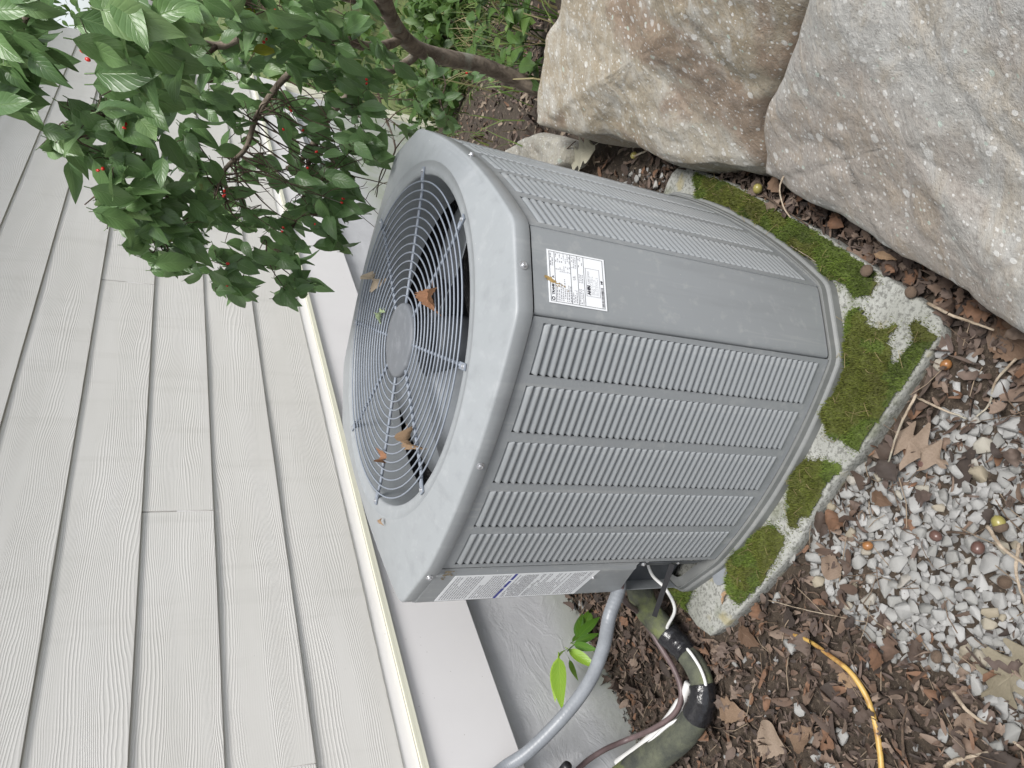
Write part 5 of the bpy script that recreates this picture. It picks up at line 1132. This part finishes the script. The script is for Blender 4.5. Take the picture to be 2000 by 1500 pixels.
def acorn(px, py, r, m, label, cup=False, nut=True, rot=None, z=.045):
    p = on_z(px, py, z); t = thing('acorn', label, 'acorn', p, 'acorns on the ground'); t.rotation_euler = rot or (rng.uniform(.9, 2.0), rng.uniform(-.5, .5), rng.uniform(0, 6.28)); t.scale = (r * .88,) * 3
    if nut: c = ACN.copy(); c.materials.append(m); link('nut', c, None, t, scale=(1, 1, .82))
    if cup: c = CUP.copy(); c.materials.append(M_CAP); link('cup', c, None, t)
acorn(1950, 1020, .0125, M_ACORNG, 'yellow green acorn on the gravel near the right edge', True); acorn(1910, 1070, .0125, M_ACORN, 'round dark brown acorn touching a twig on the gravel'); acorn(1828, 1047, .0115, M_ACORN, 'purple brown acorn in the middle of the gravel'); acorn(1695, 1066, .0105, M_ACORNO, 'orange acorn at the litter edge of the gravel'); acorn(1805, 906, .0115, M_ACORN, 'shiny brown acorn lying against the tan oak leaf', rot=(1.57, 0, 1.2)); acorn(1705, 1265, .0105, M_ACORN, 'brown acorn beside the white stone right of the yellow stem')
acorn(1848, 712, .011, M_ACORNO, 'pale tan acorn next to the mossy pad corner'); acorn(1698, 532, .013, M_CAP, 'round acorn cup in the gap under the grey boulder', True, False, (3.0, .2, 0), .075); acorn(1962, 1138, .0115, M_CAP, 'broken acorn cup among pebbles at the right edge', True, False, (.4, .3, 0)); acorn(1838, 1285, .012, M_CAP, 'rough acorn cup half buried at the lower end of the gravel', True, False, (2.8, .4, 1)); acorn(1238, 304, .012, M_ACORNG, 'yellow acorn in the gap behind the louvered side', z=.06); acorn(1480, 368, .013, M_ACORNG, 'yellow acorn in the gap between mossy pad and boulders', z=.07); acorn(1785, 570, .012, M_CAP, 'furry tan acorn cup in the gap near the pad corner', True, False, (2.9, .1, 2), .06)
def twig(pts, r, label, m=M_STICK, z=.05, lift=.01):
    P_ = [np.array(on_z(px, py, z)) + np.array([0, 0, lift * math.sin(i * 2.1)]) for i, (px, py) in enumerate(pts)]; P_ = spline(P_, 22) + np.cumsum(rng.normal(0, .0003, (22, 3)), 0)
    tag(obj('twig', *tube(P_, np.linspace(r, r * .6, 22), 6), m, smooth=True), label, 'twig', 'fallen twigs')
twig([(1812, 592), (1870, 618), (1938, 642)], .0034, 'pale straight twig along the foot of the grey boulder', z=.07); twig([(1928, 1028), (1965, 1070), (2005, 1108)], .0038, 'pale straight stick pointing off the right edge', z=.06); twig([(1790, 770), (1765, 830), (1730, 903)], .0030, 'thin tan twig crossing the oak leaf by the pad', z=.065); twig([(1790, 775), (1845, 800), (1880, 818)], .0026, 'thin brown twig reaching from the pad corner to the gravel', z=.05); twig([(1985, 700), (1950, 745), (1925, 790), (1905, 815)], .0026, 'thin bent twig on the gravel below the boulder', z=.05)
twig([(1860, 1350), (1900, 1390), (1960, 1440), (2010, 1475)], .0038, 'brown twig slanting across the lower right corner', M_STICK, .045); twig([(1846, 1498), (1880, 1480), (1925, 1470)], .0048, 'stout forked tan twig at the bottom edge', z=.045); twig([(1990, 1060), (1992, 1120), (2000, 1200)], .0035, 'upright brown twig along the right edge of the gravel', z=.05); twig([(1765, 1480), (1768, 1420), (1770, 1370)], .0032, 'short brown twig right of the yellow stem', M_TWIG, .045); twig([(1850, 1040), (1900, 1046)], .0030, 'short dark twig between two brown acorns', M_TWIG, .05)
twig([(1500, 1172), (1600, 1195), (1690, 1215)], .0012, 'very thin pale straw across the litter before the pad', z=.05); twig([(1672, 195), (1612, 240), (1570, 290), (1525, 355), (1530, 400), (1545, 425)], .0026, 'long thin curved twig draped over the edge of the grey boulder', M_STICK, .16, .0)
twig([(1075, 320), (1128, 276)], .0028, 'dark twig leaning on the small pale stone', M_TWIG, .09); twig([(1240, 305), (1285, 287)], .0036, 'short tan stub of twig beside the yellow acorn', z=.07); twig([(1490, 380), (1530, 405), (1575, 440)], .0028, 'brown twig in the gap between mossy pad and boulder', M_TWIG, .075); twig([(1545, 480), (1600, 512)], .0010, 'thin dry grass stalk lying on the moss strip', z=.08)
